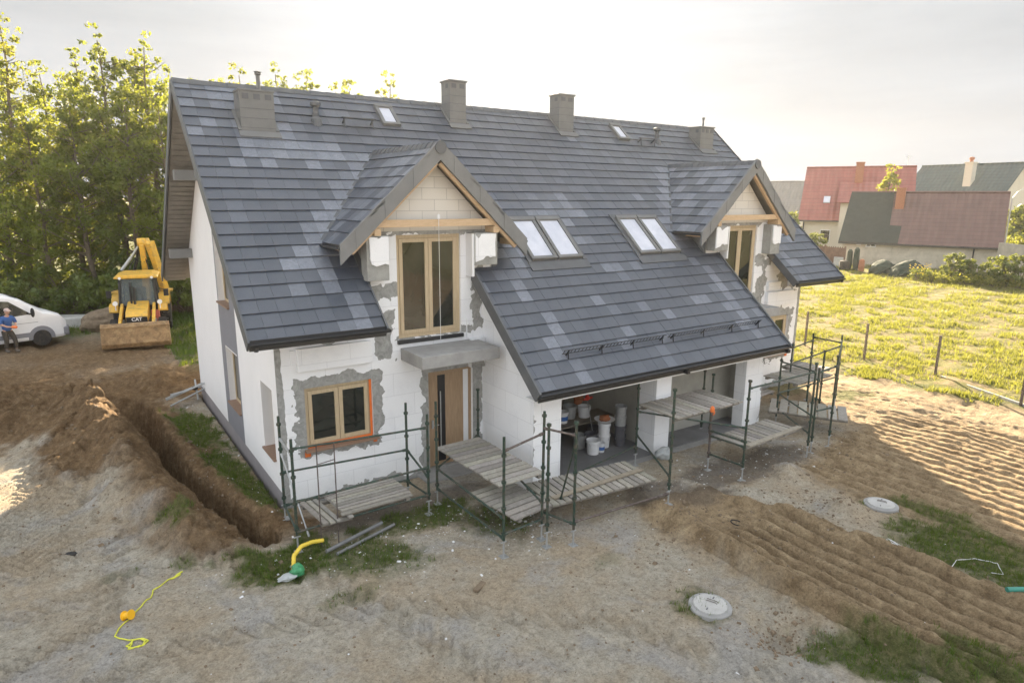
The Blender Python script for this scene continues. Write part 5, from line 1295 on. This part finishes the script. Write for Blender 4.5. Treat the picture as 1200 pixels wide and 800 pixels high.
# ------------------------------------------------------------------ van
def van():
    z=GZ(-5,22); o=empty('white_van',(-3.98,21.7,z+.02),math.atan2(.30,.955),'white panel van parked on the grass at the left edge','van')
    # local: x forward; front bumper at x=0.25, side facing camera is y=-1 ; body profile stations
    prof=[(.28,.33,.58,.80),(.24,.30,.95,.90),(.06,.28,1.20,.96),(-.32,.28,1.36,.99),(-.56,.28,1.43,1.0),(-.90,.28,1.72,1.0),(-1.25,.28,1.98,1.0),(-1.6,.28,2.14,1.0),(-2.1,.28,2.23,1.0),(-3.3,.28,2.26,1.0),(-5.0,.28,2.26,1.0),(-5.1,.32,2.2,.99)]
    m=MB(); n=0; V=[]
    def ring(x,z0,z1,w):
        h=z1-z0; pts=[]
        beltz=min(1.15,z1-.1)
        inset=max(0,(z1-1.15))*.10
        side=[(w*.96,z0),(w,z0+.10),(w,min(z0+.5,z1-.2)),(w,beltz),(w-inset*.5,beltz+(z1-beltz)*.5),(w-inset,z1-.14*min(1,h)),(w-inset-.10,z1-.03),(w-inset-.28,z1)]
        return [(x,-a,b) for a,b in side]+[(x,a,b) for a,b in side[::-1]]
    rs=[ring(*p) for p in prof]; k=len(rs[0]); vs=[q for r_ in rs for q in r_]
    fs=[(i*k+j,i*k+(j+1)%k,(i+1)*k+(j+1)%k,(i+1)*k+j) for i in range(len(rs)-1) for j in range(k)]+[tuple(range(k)),tuple(range((len(rs)-1)*k,len(rs)*k))[::-1]]
    m.add(vs,fs); m.build('body',[M['white']],o,smooth=False,bevel=.03)
    s=-1
    for s in (-1,1):
        e=s*1.004
        q=MB(); q.prism([(-.90,1.30),(-1.05,1.33),(-2.0,1.27),(-2.18,1.36),(-2.28,1.90),(-2.10,1.97),(-1.62,1.90)],lambda a,b,h:(a,h-s*max(0,(b-1.15))*.10,b),*sorted((e,s*.985))); q.build('side_window',[M['glass']],o)
        q=MB(); q.box(-.75,-2.12,*sorted((e,s*.99)),.42,.60); q.box(-2.35,-4.9,*sorted((e,s*.99)),.42,.60); q.build('side_trim',[M['panel']],o)
        q=MB(); q.box(-2.24,-2.06,*sorted((s*1.02,s*.99)),1.02,1.20); q.build('door_handle',[M['dark']],o)
        q=MB(); 
        for xx in (-2.38,): q.box(xx-.008,xx+.008,*sorted((s*1.003,s*.99)),.45,2.0)
        q.box(-2.38,-.75,*sorted((s*1.003,s*.99)),.985,1.0); q.build('door_seam',[M['panel']],o)
        q=MB(); q.beam((-1.0,s*1.0,1.35),(-.98,s*1.18,1.36),.05,.06); q.ball((-.95,s*1.22,1.42),.07,.10,.19); q.build('mirror',[M['dark']],o,smooth=True)
        q=MB(); q.ball((-.03,s*.84,1.0),.16,.12,.12); q.build('headlight',[M['galv']],o,smooth=True)
        for wx in (-.68,-4.15):
            q=MB(); q.prism([(wx+.46*math.cos(a),.36+.46*math.sin(a)) for a in [math.pi*i/14-.15*(1-2*i/14) for i in range(15)]]+[(wx-.38,.30),(wx+.38,.30)] ,lambda a,b,h:(a,h,b),*sorted((s*1.012,s*.7))); q.build('wheel_arch',[M['panel']],o)
            wheel(o,wx,s*.90,.34,.34,.24)
    q=MB(); q.quad((-.60,-.86,1.44),(-.60,.86,1.44),(-1.55,.78,2.10),(-1.55,-.78,2.10)); qo=q.build('windscreen',[M['glass']],o); qo.location=(.045,0,.04)
    q=MB(); q.box(.06,.34,-.90,.90,.28,.72); q.box(.1,.31,-.96,.96,.34,.66); q.build('bumper',[M['panel']],o,bevel=.05)
    q=MB(); q.box(.27,.295,-.5,.5,.75,.90); q.build('grille',[M['dark']],o)
    # big side window of the load area (seen at the frame edge)
    q=MB(); q.prism([(-2.62,1.22),(-3.9,1.22),(-3.9,2.0),(-2.72,2.0)],lambda a,b,h:(a,h+max(0,(b-1.15))*.10,b),-1.004,-.985); q.build('side_window',[M['glass']],o)
van()
for _o in COL.objects:
    if _o.name=='white_van': _o.scale=(1.04,1.04,1.04)
# ------------------------------------------------------------------ the man beside the van
def man():
    x,y=-5.42,19.95; z=GZ(x,y); o=empty('person',(x,y,z),R_(-60),'man in pale cap and blue shirt beside the van with orange cloth in hands','person')
    # local: +x is the way he faces
    J=[((-.06,0,.93),.10),((-.03,0,1.10),.10),((.03,0,1.30),.10),((.07,0,1.42),.075),((.10,0,1.50),.055),((.13,0,1.56),.05)]
    E2=[(0,1),(1,2),(2,3),(3,4),(4,5)]
    J2=list(J)
    def arm(s):
        b=len(J2); J2.extend([((.06,s*.19,1.40),.065),((.08,s*.27,1.18),.048),((.30,s*.16,1.08),.036),((.38,s*.10,1.08),.030)]); E2.extend([(3,b),(b,b+1),(b+1,b+2),(b+2,b+3)])
        h=len(J2); J2.append(((.44,s*.08,1.07),.034)); E2.append((b+3,h))
        for k in range(4):
            q=len(J2); J2.extend([((.49,s*(.06-.0)+(.018*(k-1.5)),1.075-.004*k),.010),((.53-.006*abs(k-1),s*.05+(.018*(k-1.5)),1.05),.009)]); E2.extend([(h,q),(q,q+1)])
        q=len(J2); J2.extend([((.44,s*.035,1.10),.011),((.48,s*.02,1.11),.010)]); E2.extend([(h,q),(q,q+1)])
    def leg(s,fx):
        b=len(J2); J2.extend([((-.05,s*.10,.86),.075),((.02+fx*.5,s*.12,.48),.055),((fx*.6-.05,s*.13,.12),.045),((fx*.6-.06,s*.13,.05),.045),((fx*.6+.10,s*.15,.035),.035)]); E2.extend([(0,b),(b,b+1),(b+1,b+2),(b+2,b+3),(b+3,b+4)])
    arm(1);arm(-1);leg(1,.35);leg(-1,.05)
    body=grown('body',J2,E2,M['skin'],o,2)
    hd=MB(); hd.ball((.145,0,1.655),.098,.078,.118,16,12); hd.ball((.245,0,1.645),.018,.014,.02,8,6)
    for s in(-1,1): hd.ball((.13,s*.08,1.65),.018,.010,.028,8,6)
    hd.ball((.155,0,1.58),.06,.05,.04,10,8); hdo=hd.build('head',[M['skin']],body,smooth=True)
    ey=MB()
    for s in(-1,1): ey.ball((.232,s*.032,1.672),.010,.010,.007,8,6)
    ey.box(.228,.240,-.022,.022,1.603,1.610); ey.build('face_features',[M['trousers']],hdo)
    c=MB(); c.ball((.135,0,1.72),.118,.10,.085,16,10); c.obox((.26,0,1.71),(1,0,-.2),(0,1,0),(0,0,1),.07,.07,.008); c.build('cap',[M['capcloth']],body,smooth=True)
    SJ=[((-.07,0,.84),.185),((-.04,0,1.06),.175),((.03,0,1.31),.18),((.07,0,1.45),.13),((.09,0,1.50),.085)]; SE=[(0,1),(1,2),(2,3),(3,4)]
    for s in(-1,1):
        b=len(SJ); SJ+= [((.06,s*.20,1.40),.085),((.08,s*.265,1.22),.072),((.09,s*.27,1.16),.070)]; SE+=[(3,b),(b,b+1),(b+1,b+2)]
    grown('shirt',SJ,SE,M['blueshirt'],body,2)
    TJ=[((-.07,0,.92),.160),((-.06,0,.84),.160)]; TE=[(0,1)]
    for s,fx in((1,.35),(-1,.05)):
        b=len(TJ); TJ+=[((-.04,s*.11,.78),.12),((.02+fx*.5,s*.12,.48),.088),((fx*.6-.05,s*.13,.13),.072)]; TE+=[(1,b),(b,b+1),(b+1,b+2)]
    grown('trousers',TJ,TE,M['trousers'],body,2)
    for s,fx in((1,.35),(-1,.05)):
        b=MB(); b.ball((fx*.6+.02,s*.14,.05),.15,.058,.055,12,8); b.ball((fx*.6-.06,s*.13,.09),.065,.055,.09,10,8); b.build('boot',[M['boot']],body,smooth=True)
    blob('cloth',M['tape'],(0,0,0),.11,'orange cloth held in the hands of the man beside the van','cloth',(1.3,.9,.55),6,n=3).matrix_world=Matrix.Translation((x,y,z))@Matrix.Rotation(R_(-60),4,'Z')@Matrix.Translation((.50,0,1.07))
man()
# ------------------------------------------------------------------ trees
def leaf_mesh(name,clusters,mat,size,seed,droop=0.0):
    """clusters: (x,y,z,radius,count)"""
    r=np.random.default_rng(seed); P=[];T=[]
    for (x,y,z,rad,n,b) in clusters:
        d=r.normal(size=(n,3)); d/=np.linalg.norm(d,axis=1)[:,None]; d*=rad*(r.random((n,1))**.45)
        d[:,2]*=.8; P.append(d+np.array([x,y,z])); T.append(np.clip(b+r.normal(0,.22,n),0,1))
    P=np.concatenate(P); T=np.concatenate(T); n=len(P)
    a=r.normal(size=(n,3)); a/=np.linalg.norm(a,axis=1)[:,None]; b=r.normal(size=(n,3)); b-=a*(a*b).sum(1)[:,None]; b/=np.linalg.norm(b,axis=1)[:,None]
    s=(size*r.uniform(.55,1.25,n))[:,None]
    V=np.stack([P-a*s,P-b*s*.55,P+a*s,P+b*s*.55],1).reshape(-1,3)
    me=bpy.data.meshes.new(name); me.vertices.add(4*n); me.vertices.foreach_set('co',V.astype(np.float32).ravel())
    me.loops.add(4*n); me.loops.foreach_set('vertex_index',np.arange(4*n,dtype=np.int32)); me.polygons.add(n)
    me.polygons.foreach_set('loop_start',np.arange(0,4*n,4,dtype=np.int32)); me.polygons.foreach_set('loop_total',np.full(n,4,dtype=np.int32)); me.update(calc_edges=True)
    at=me.color_attributes.new('tint','FLOAT_COLOR','POINT'); c=np.ones((4*n,4),np.float32); c[:,0]=np.repeat(T,4); at.data.foreach_set('color',c.ravel())
    me.materials.append(mat); o=bpy.data.objects.new(name,me); COL.objects.link(o); return o
def make_tree(name,seed,H,R,dense,mat,shape='cone',leaf=.105,zlo=.18,label='',n_l=None):
    rr=random.Random(seed); t=empty(name,(0,0,0),0,label,'tree'); m=MB()
    tp=[(0,0,-.2)]
    for i in range(1,9): tp.append((tp[-1][0]+rr.uniform(-.12,.12),tp[-1][1]+rr.uniform(-.12,.12),H*.97*i/8))
    m.tube(tp,[.20*(H/14)*(1-i/8.4)+.012 for i in range(9)],8)
    cl=[]; nb=int(dense*H*1.15)
    def tr(z):
        k=min(7.999,max(0,z/(H*.97)*8)); i=int(k); f=k-i; a=Vector(tp[i]);b=Vector(tp[i+1]); return a.lerp(b,f)
    for i in range(nb):
        f=zlo+(1-zlo)*((i+rr.random())/nb)**.85; z=f*H*.98; a=rr.random()*6.283
        if shape=='cone': L=R*(1.05-f)**.75*rr.uniform(.55,1.1)
        else: L=R*math.sin(math.pi*min(.93,(.10+.95*(f-zlo)/(1-zlo))))**.6*rr.uniform(.5,1.1)
        p0=tr(z*.93); rise=rr.uniform(.25,.75)*L
        p1=p0+Vector((math.cos(a)*L*.55,math.sin(a)*L*.55,rise*.45)); p2=p0+Vector((math.cos(a+rr.uniform(-.2,.2))*L,math.sin(a)*L,rise))
        if L>.35: m.tube([p0,p1,p2],[.045*(1.1-f)+.012,.022,.008],5)
        b=rr.uniform(.1,.9)
        for k in range(max(1,int(L*1.7))):
            q=p0.lerp(p2,.35+.65*(k+.6)/max(1,int(L*1.9))) if L>.4 else p2
            q=q+Vector((rr.gauss(0,.22),rr.gauss(0,.22),rr.gauss(0,.2)))
            cl.append((q.x,q.y,q.z,rr.uniform(.25,.62)*(.6 if f>.9 else 1),int(rr.uniform(50,105)*(1.2-.4*f)*(n_l or .66)),b))
    top=tr(H*.96); 
    for i in range(9):
        f=.80+.24*i/9; q=tr(H*min(.99,f)); rad=.55*(1.1-f)/.3+.1
        for j in range(2): cl.append((q.x+rr.gauss(0,rad*.8),q.y+rr.gauss(0,rad*.8),H*f,rr.uniform(.12,.30),rr.randint(10,22),rr.random()))
    m.build('trunk',[M['bark']],t,fix=False); c=leaf_mesh('crown',cl,mat,leaf,seed); c.parent=t; return t
TG='trees of the wood behind the site'
protos=[make_tree('alder_tree',1,15.4,2.6,3.6,M['leafy'],'cone',label='x',n_l=.62),make_tree('alder_tree',2,14.2,3.0,4.6,M['leaf'],'round',label='x'),
        make_tree('alder_tree',3,12.5,2.7,4.4,M['leafy'],'round',label='x'),make_tree('alder_tree',4,13.4,2.8,4.2,M['leaf'],'cone',label='x'),make_tree('alder_tree',5,11.2,2.6,4.8,M['leaf'],'round',label='x',zlo=.1)]
def polar(px,d):  # bearing east of the camera axis given by a tangent, d metres along the axis
    th=R_(34.208); k=(px-600)/768.6
    return CAM.x+d*(math.sin(th)+k*math.cos(th)),CAM.y+d*(math.cos(th)-k*math.sin(th))
rt=random.Random(21)
spec=[ # bearing, depth, prototype, height of the top in the view, label
 (38,36,0,28,'tallest pointed sunlit tree at the left edge of the wood'),(150,37,1,45,'broad tall tree rising just left of the house gable'),(192,38.5,1,52,'tall tree half hidden behind the left roof verge'),
 (98,36,2,98,'lower rounded tree between the two tallest at the left'),(-15,38,3,70,'pointed tree cut by the left picture edge'),(72,40,3,82,'slim tree behind the tallest pointed one'),(122,41,3,70,'slim darker tree left of the broad tall tree'),
 (12,35,4,100,'low dense tree above the white van'),(60,34.5,4,130,'low dense tree between van and digger'),(112,35,4,120,'low dense tree right behind the digger cab'),(165,35.5,4,110,'low dense tree above the digger boom'),(208,36,4,120,'dense tree touching the rear roof edge'),
 (178,40,2,72,'round tree behind the broad tall one'),(-50,36,4,100,'dense tree just outside the left edge'),(30,41,1,70,'round tree deep in the wood at the left'),
 (300,46,2,84,'first treetop peeping over the ridge behind the wide chimney'),(336,47,1,82,'second treetop over the ridge, right of the wide chimney'),(374,50,4,90,'thin treetop over the ridge by the roof vent'),(402,50,2,101,'small treetop over the ridge behind the roof step'),(424,51,4,101,'very small treetop over the ridge before the tall chimney'),(462,52,2,93,'rounded treetop over the ridge left of the first tall chimney'),
 (240,44,4,99,'tree hidden low behind the left end of the ridge'),(270,45,2,99,'treetop barely showing behind the wide chimney')]
HT=[15.4,14.2,12.5,13.4,11.2]
used=set()
for k,(px,d,i,ty,lab) in enumerate(spec):
    s=(6.3+(228-ty)/768.6*d)/(HT[i]*1.03)
    if i not in used: o=protos[i]; used.add(i)
    else: o=copy_tree(protos[i])
    x,y=polar(px,d); o.location=(x,y,GZ(x,y)-.05); o.rotation_euler=(0,0,rt.random()*6.28); o.scale=(s*rt.uniform(.92,1.08),s*rt.uniform(.92,1.08),s); tag(o,lab,'tree',TG)
# shrubs
def make_shrub(name,seed,H,R,mat,leaf=.10,n=26,lab='x'):
    rr=random.Random(seed); t=empty(name,(0,0,0),0,lab,'shrub'); m=MB(); cl=[]
    for i in range(n):
        a=rr.random()*6.283; L=R*rr.random()**.5; h=H*rr.uniform(.25,1)*(1-.35*(L/R)**2); p=Vector((math.cos(a)*L,math.sin(a)*L,h))
        m.tube([(0.1*math.cos(a),.1*math.sin(a),-.05),p*.55+Vector((0,0,.1)),p],[.022,.014,.006],4); cl.append((p.x,p.y,p.z,rr.uniform(.2,.4),rr.randint(30,60),rr.random()))
    m.build('stems',[M['bark']],t,fix=False); c=leaf_mesh('foliage',cl,mat,leaf,seed); c.parent=t; return t
sh=make_shrub('shrub',31,2.6,2.2,M['shrubleaf'],.11,70)
P_=[(0,33.5,'van roof'),(38,33.8,'van bonnet'),(78,33.6,'gap right of the van'),(118,34.0,'digger cab at its left'),(150,34.2,'digger boom'),(186,34.6,'digger at its right'),(214,35.5,'roof edge beside the side wall'),(20,37,'tree trunks above the van'),(95,37,'tree trunks left of the digger'),(140,37.5,'tree trunks behind the digger')]
for k,(px,d,w) in enumerate(P_):
    o=sh if k==0 else copy_tree(sh); x,y=polar(px,d); o.location=(x,y,GZ(x,y)); s=rt.uniform(.8,1.25); o.scale=(s,s,s*rt.uniform(.8,1.2)); o.rotation_euler=(0,0,rt.random()*6); tag(o,'dark dense shrub in the undergrowth behind the '+w,'shrub','dark shrubs below the trees')
# low concrete strip and spoil behind van
def placed(px,d): x,y=polar(px,d); return x,y,GZ(x,y)
x0,y0,_=placed(48,31.2); x1,y1,_=placed(108,31.6)
m=MB(); m.beam((x0,y0,.25),(x1,y1,.25),1.2,.5); o=m.build('low_wall',[M['concl']],bevel=.03); tag(o,'low pale concrete slab lying in the weeds behind the van bonnet','wall')
x,y,z=placed(128,31); blob('rubble_heap',M['stone'],(x,y,z+.1),1.25,'heap of grey brown rubble behind the digger at its left','heap',(1.1,.9,.75),15,n=4)
# ------------------------------------------------------------------ houses beyond the field
def gable_house(name,loc,rz,L,Wd,he,hr,wall,roofm,over=.4,label='',wins=(),parent_extra=None,felt=None):
    """local x along the ridge, front is -y; origin at the middle of the front wall"""
    o=empty(name,loc,rz,label,'house')
    m=MB(); m.box(-L/2,L/2,0,Wd,-.5,he); m.build('wall',[wall],o)
    m=MB(); m.prism([(0,he-.01),(Wd,he-.01),(Wd/2,hr-.12)],lambda a,b,h:(h,a,b),-L/2+.01,L/2-.01); m.build('gable_wall',[wall],o)
    sl=(hr-he)/(Wd/2); m=MB()
    for s in(-1,1):
        ys=Wd/2+s*(Wd/2+over); zs=he-sl*over
        a=[(-L/2-over,Wd/2,hr),(L/2+over,Wd/2,hr),(L/2+over,ys,zs),(-L/2-over,ys,zs)]; slab(m,a,.12)
    ro=m.build('roof',[roofm],o)
    m=MB(); m.tube([(-L/2-over,Wd/2,hr+.03),(L/2+over,Wd/2,hr+.03)],.12,8); m.build('ridge_cap',[roofm],ro)
    m=MB(); m.box(-L/2-over,L/2+over,-over-.06,-over,he-sl*over-.16,he-sl*over+.02); m.build('gutter',[M['gutter']],ro)
    for (xa,xb,za,zb) in wins:
        f=MB(); f.box(xa,xb,-.05,.0,za,zb); fo=f.build('window',[M['white']],o); g=MB(); t=.07; g.box(xa+t,xb-t,-.06,-.051,za+t,zb-t); g.build('pane',[M['glass']],fo)
    return o,ro,sl
def at(px,py,d):   # point seen from the camera at that bearing and height, d metres along its axis (level)
    x,y=polar(px,d); return x,y
# nearest: the barn
pA=Vector((60.9,23.0)); pB=Vector((65.3,11.3)); mid=(pA+pB)/2; L=(pA-pB).length
dirv=(pB-pA).normalized(); rz=math.atan2(dirv.y,dirv.x)
barn,br,sl=gable_house('barn',(mid.x,mid.y,0),rz,L,9.0,2.55,7.0,M['oldwall'],M['rooftile_brown'],.35,'long low barn with brown red sheet roof, black felt on its left part')
barn['category']='barn'
# local front must be -y : facing the camera. check orientation
m=MB(); n_=Vector((0,-sl,1)).normalized(); hh=L/2+.36
def rf(x,t): return Vector((x,-.35+(4.85)*t,2.55-sl*.35+sl*4.85*t))+n_*.05
m.add([rf(-hh,0),rf(-hh+L*.41,0),rf(-hh+L*.41,.33),rf(-hh+L*.33,.34),rf(-hh+L*.31,1),rf(-hh,1)],[(0,1,2,3,4,5)])
vs=[rf(-hh,0),rf(-hh+L*.41,0),rf(-hh+L*.41,.33),rf(-hh+L*.33,.34),rf(-hh+L*.31,1),rf(-hh,1)]
m.add(vs+[v+n_*.03 for v in vs],[tuple(range(6,12))]+[(i,(i+1)%6,6+(i+1)%6,6+i) for i in range(6)]); m.build('felt_patch',[M['felt']],br,label='black roofing felt on the left third of the roof')
m=MB(); m.box(-hh+L*.335,-hh+L*.335+.75,2.9,3.5,4.6,7.35); m.box(-hh+L*.335-.05,-hh+L*.335+.8,2.85,3.55,7.35,7.45); m.build('chimney',[M['brick']],br)
m=MB(); m.cyl((hh-2.1,-.08,-.3),(hh-2.1,-.08,2.5),.06,8); m.build('downpipe',[M['gutter']],barn)
m=MB(); m.box(-hh+1.6,-hh+2.0,-.06,0,1.95,2.3); m.box(-hh+2.4,-hh+3.3,-.06,0,1.8,2.35); m.build('window',[M['white']],barn)
m=MB(); m.box(-hh+2.5,-hh+2.8,-.07,-.061,1.9,2.25); m.box(-hh+2.9,-hh+3.2,-.07,-.061,1.9,2.25); m.build('pane',[M['glass']],barn)
# red roofed house
def house_at(pxl,pxr,d1,d2):
    a=Vector(polar(pxl,d1)); b=Vector(polar(pxr,d2)); return (a+b)/2,(b-a).length,math.atan2((b-a).y,(b-a).x)
mid,L,rz=house_at(934,1055,79.5,74.5)
red,rr_,sl=gable_house('red_roofed_house',(mid.x,mid.y,0),rz,L,11,4.4,10.1,M['creamwall'],M['rooftile_red'],.5,'cream house with bright red sheet roof behind the long barn',wins=((-L/2+2.0,-L/2+3.1,1.3,2.8),))
m=MB(); m.box(-L/2+5.0,-L/2+5.85,3.0,3.8,7.0,10.4); m.box(-L/2+4.95,-L/2+5.9,2.95,3.85,10.4,10.6); m.build('chimney',[M['brick']],rr_)
m=MB(); m.box(-L/2+3.9,-L/2+8.5,-1.2,2.4,-.5,6.0); m.build('bay_wall',[M['creamwall']],red)
m=MB(); slab(m,[(-L/2+3.5,3.2,8.3),(-L/2+9,3.2,8.3),(-L/2+9,-1.7,6.0),(-L/2+3.5,-1.7,6.0)],.12); m.build('bay_roof',[M['rooftile_red']],red)
m=MB(); c=Vector((-L/2+2.3,1.7,4.4+sl*1.7+.1)); m.obox(c,(1,0,0),(0,1,sl),(0,-sl,1),.35,.5,.06); m.build('roof_window',[M['skyglass']],rr_)
m=MB(); m.cyl((-L/2+.15,-.12,0),(-L/2+.15,-.12,4.2),.07,8); m.build('downpipe',[M['gutter']],red)
m=MB(); m.cyl((-L/2+10.3,5.5,10),(-L/2+10.3,5.5,11.4),.03,6); m.beam((-L/2+9.9,5.5,11.3),(-L/2+10.7,5.5,11.3),.03,.03); m.beam((-L/2+10,5.4,11.1),(-L/2+10.6,5.6,11.1),.03,.03); m.build('aerial',[M['galv']],rr_)
# green roofed house
mid,L,rz=house_at(1040,1150,98,87)
grn,gr_,sl=gable_house('green_roofed_house',(mid.x,mid.y,0),rz,L,12,5.8,11.2,M['creamwall'],M['rooftile_green'],.5,'tall house with dark green grey sheet roof and white chimney behind the barn')
m=MB(); m.box(-L/2+7.2,-L/2+8.2,2.6,3.6,6.5,11.2); m.box(-L/2+7.1,-L/2+8.3,2.5,3.7,11.2,11.4); m.build('chimney',[M['creamwall']],gr_); m=MB(); m.lathe([(.25,11.4),(.2,11.7),(.35,11.75),(.3,12.0),(.05,12.1)],(-L/2+7.7,3.1,0),n=12); m.build('chimney_pot',[M['brick']],gr_)
# far houses
x,y=polar(917,140); h,_,_=gable_house('far_house',(x,y,0),R_(-70),11,12,4,10,M['creamwall'],M['rooftile_grey'],.5,'far grey roofed house just right of the dormer, left of the red roof')
x,y=polar(1203,112); h,_,_=gable_house('far_house',(x,y,0),R_(-60),11,9,3,6.8,M['creamwall'],M['rooftile_grey'],.5,'far grey roofed house cut by the right picture edge')
# street lamp
x,y=polar(1171,64); o=empty('street_lamp',(x,y,0),R_(-56),'street lamp with curved arm above the right end of the barn','street lamp')
m=MB(); m.tube([(0,0,0),(0,0,6.6)],[.09,.06],8); m.build('pole',[M['concl']],o); m=MB(); m.tube([(0,0,6.5),(.35,0,7.1),(.9,0,7.5),(1.6,0,7.75)],.035,6); m.build('arm',[M['galv']],o)
m=MB(); m.ball((1.85,0,7.76),.36,.15,.09,12,8); m.build('lamp_head',[M['galv']],o,smooth=True)
# board fence between
a=polar(941,66); b=polar(987,62.5); m=MB(); f=empty('board_fence',(a[0],a[1],0),0,'old brown board fence left of the barn','fence')
d=Vector((b[0]-a[0],b[1]-a[1],0)); n=36
for i in range(n):
    p=d*(i/n); q=d*((i+.86)/n); m.beam((p.x,p.y,.9+.05*math.sin(i*3.1)),(q.x,q.y,.9+.05*math.sin(i*3.1)),.03,1.9)
m.build('boards',[M['fencewood']],f)
for t in (0,.5,1): m=MB(); p=d*t; m.box(p.x-.06,p.x+.06,p.y-.06,p.y+.06,-.1,2.0); m.build('post',[M['fencewood']],f)
# garden wall, hedge and greenhouse at the right edge
a=polar(1166,58); b=polar(1225,52); m=MB(); m.beam((a[0],a[1],1.1),(b[0],b[1],1.1),.25,3.2); o=m.build('garden_wall',[M['oldwall']]); tag(o,'pale garden wall running from the barn to the right edge','wall')
# trees and shrubs of the gardens
def garden(proto,px,d,s,lab,cat='shrub',grp=None,sz=None,z=None):
    o=copy_tree(proto); x,y=polar(px,d); o.location=(x,y,GZ(x,y) if z is None else z); o.scale=(s,s,sz or s); o.rotation_euler=(0,0,rt.random()*6); tag(o,lab,cat,grp); return o
ytree=make_tree('birch_tree',9,9.6,2.6,4.6,M['leafy'],'cone',.13,label='yellow green tree standing before the red roof'); x,y=polar(1029,69); ytree.location=(x,y,0); ytree.scale=(1.15,1.15,1.0)
gs=make_shrub('garden_shrub',41,2.7,1.3,M['shrubleaf'],.13,40,'dark green leafy shrub against the barn wall, middle one'); x,y=polar(1117,51.5); gs.location=(x,y,0); gs.scale=(.85,.85,.9)
garden(gs,1134,50.5,.75,'dark green shrub beside the barn downpipe','shrub'); garden(gs,1167,49,.9,'tall leafy shrub before the garden wall at the right','shrub'); garden(gs,1192,48,1.0,'leafy shrub at the right picture edge below the garden wall','shrub')
garden(gs,1180,90,2.0,'dark bush showing between the green roofed house and the right edge','shrub'); garden(gs,1192,75,2.3,'tall dark bush behind the garden wall at the right edge','shrub')
garden(gs,927,80,1.9,'bush half hidden behind the right dormer roof','shrub'); garden(gs,951,71,1.1,'small bush by the corner of the cream house','shrub')
garden(protos[2],1145,120,.62,'round tree crown far behind the right end of the barn','tree')
hs=make_shrub('hedge_shrub',43,1.9,2.4,M['leafy'],.12,60,'low reddish yellow hedge behind the garden wall at the right'); x,y=polar(1188,66); hs.location=(x,y,1.0)
# the tarpaulin covered heaps, flowers and stored things along the barn
for k,(px,d,r,lab) in enumerate(((1034,57.5,1.35,'left tarpaulin covered heap before the barn wall'),(1062,56.0,1.6,'larger right tarpaulin covered heap before the barn wall'))):
    x,y=polar(px,d); blob('tarpaulin_heap',M['tarp'],(x,y,.2),r,lab,'heap',(1.3,.7,.72),20+k,'tarpaulin covered heaps by the barn',n=4)
fls=make_shrub('flowering_plant',44,1.1,.9,M['shrubleaf'],.07,26,'yellow flowering plant before the tarpaulin heap'); x,y=polar(1078,52.5); fls.location=(x,y,0)
m=MB(); r=random.Random(3)
for i in range(46): a=r.random()*6.28; q=.9*r.random()**.5; m.ball((q*math.cos(a),q*math.sin(a),r.uniform(.6,1.3)),.05,.05,.03,6,4)
m.build('flowers',[M['flower']],fls)
rowp=make_shrub('border_plant',45,.75,.8,M['leafy'],.07,22,'pale plant in the border right of the flowering one'); x,y=polar(1095,51.5); rowp.location=(x,y,0); rowp['group']='plants in the border along the barn'
for k,px in enumerate((1106,1122,1137,1150,1164,1180,1194)): garden(rowp,px,50.6-k*.5,rt.uniform(.8,1.2),'low plant in the border, number %s from the flowering plant'%(['second','third','fourth','fifth','sixth','seventh','eighth'][k]),'plant','plants in the border along the barn')
for k,(px,d,h,c,mt) in enumerate(((988,60,.9,'upright dark barrel at the left end of the barn wall','dark'),(993,60,1.9,'tall dark green tube leaning by the left end of the barn','tarp'),(1001,59.5,2.1,'dark green rolled sheet standing against the barn','tarp'),(1008,59,1.1,'short reddish post at the barn wall','brick'))):
    x,y=polar(px,d); m=MB(); m.lathe([(.22 if k else .4,0),(.26 if k else .45,h*.4),(.22 if k else .42,h*.9),(.1,h)],n=12); o=m.build(['barrel','tube','rolled_sheet','post'][k],[M[mt]],None,(x,y,0)); tag(o,c,['barrel','tube','roll','post'][k])
x,y=polar(981,63); boxthing((x,y,0),1.1,.8,.9,'concl','crate','pale crate on the grass left of the barn corner','crate',.4)

# ------------------------------------------------------------------ haze
def haze():
    m=MB(); m.box(-60,200,-40,170,-2.0,26); k=bpy.data.materials.new('haze'); k.use_nodes=True; t=k.node_tree; t.nodes.clear()
    v=t.nodes.new('ShaderNodeVolumePrincipled'); v.inputs['Color'].default_value=(1,1,1,1); v.inputs['Density'].default_value=.00024; v.inputs['Anisotropy'].default_value=.55
    o=t.nodes.new('ShaderNodeOutputMaterial'); t.links.new(v.outputs[0],o.inputs['Volume']); ob=m.build('haze',[k]); tag(ob,kind='stuff'); tag(ob,'thin warm backlit haze in the air over the whole place','haze')
haze()
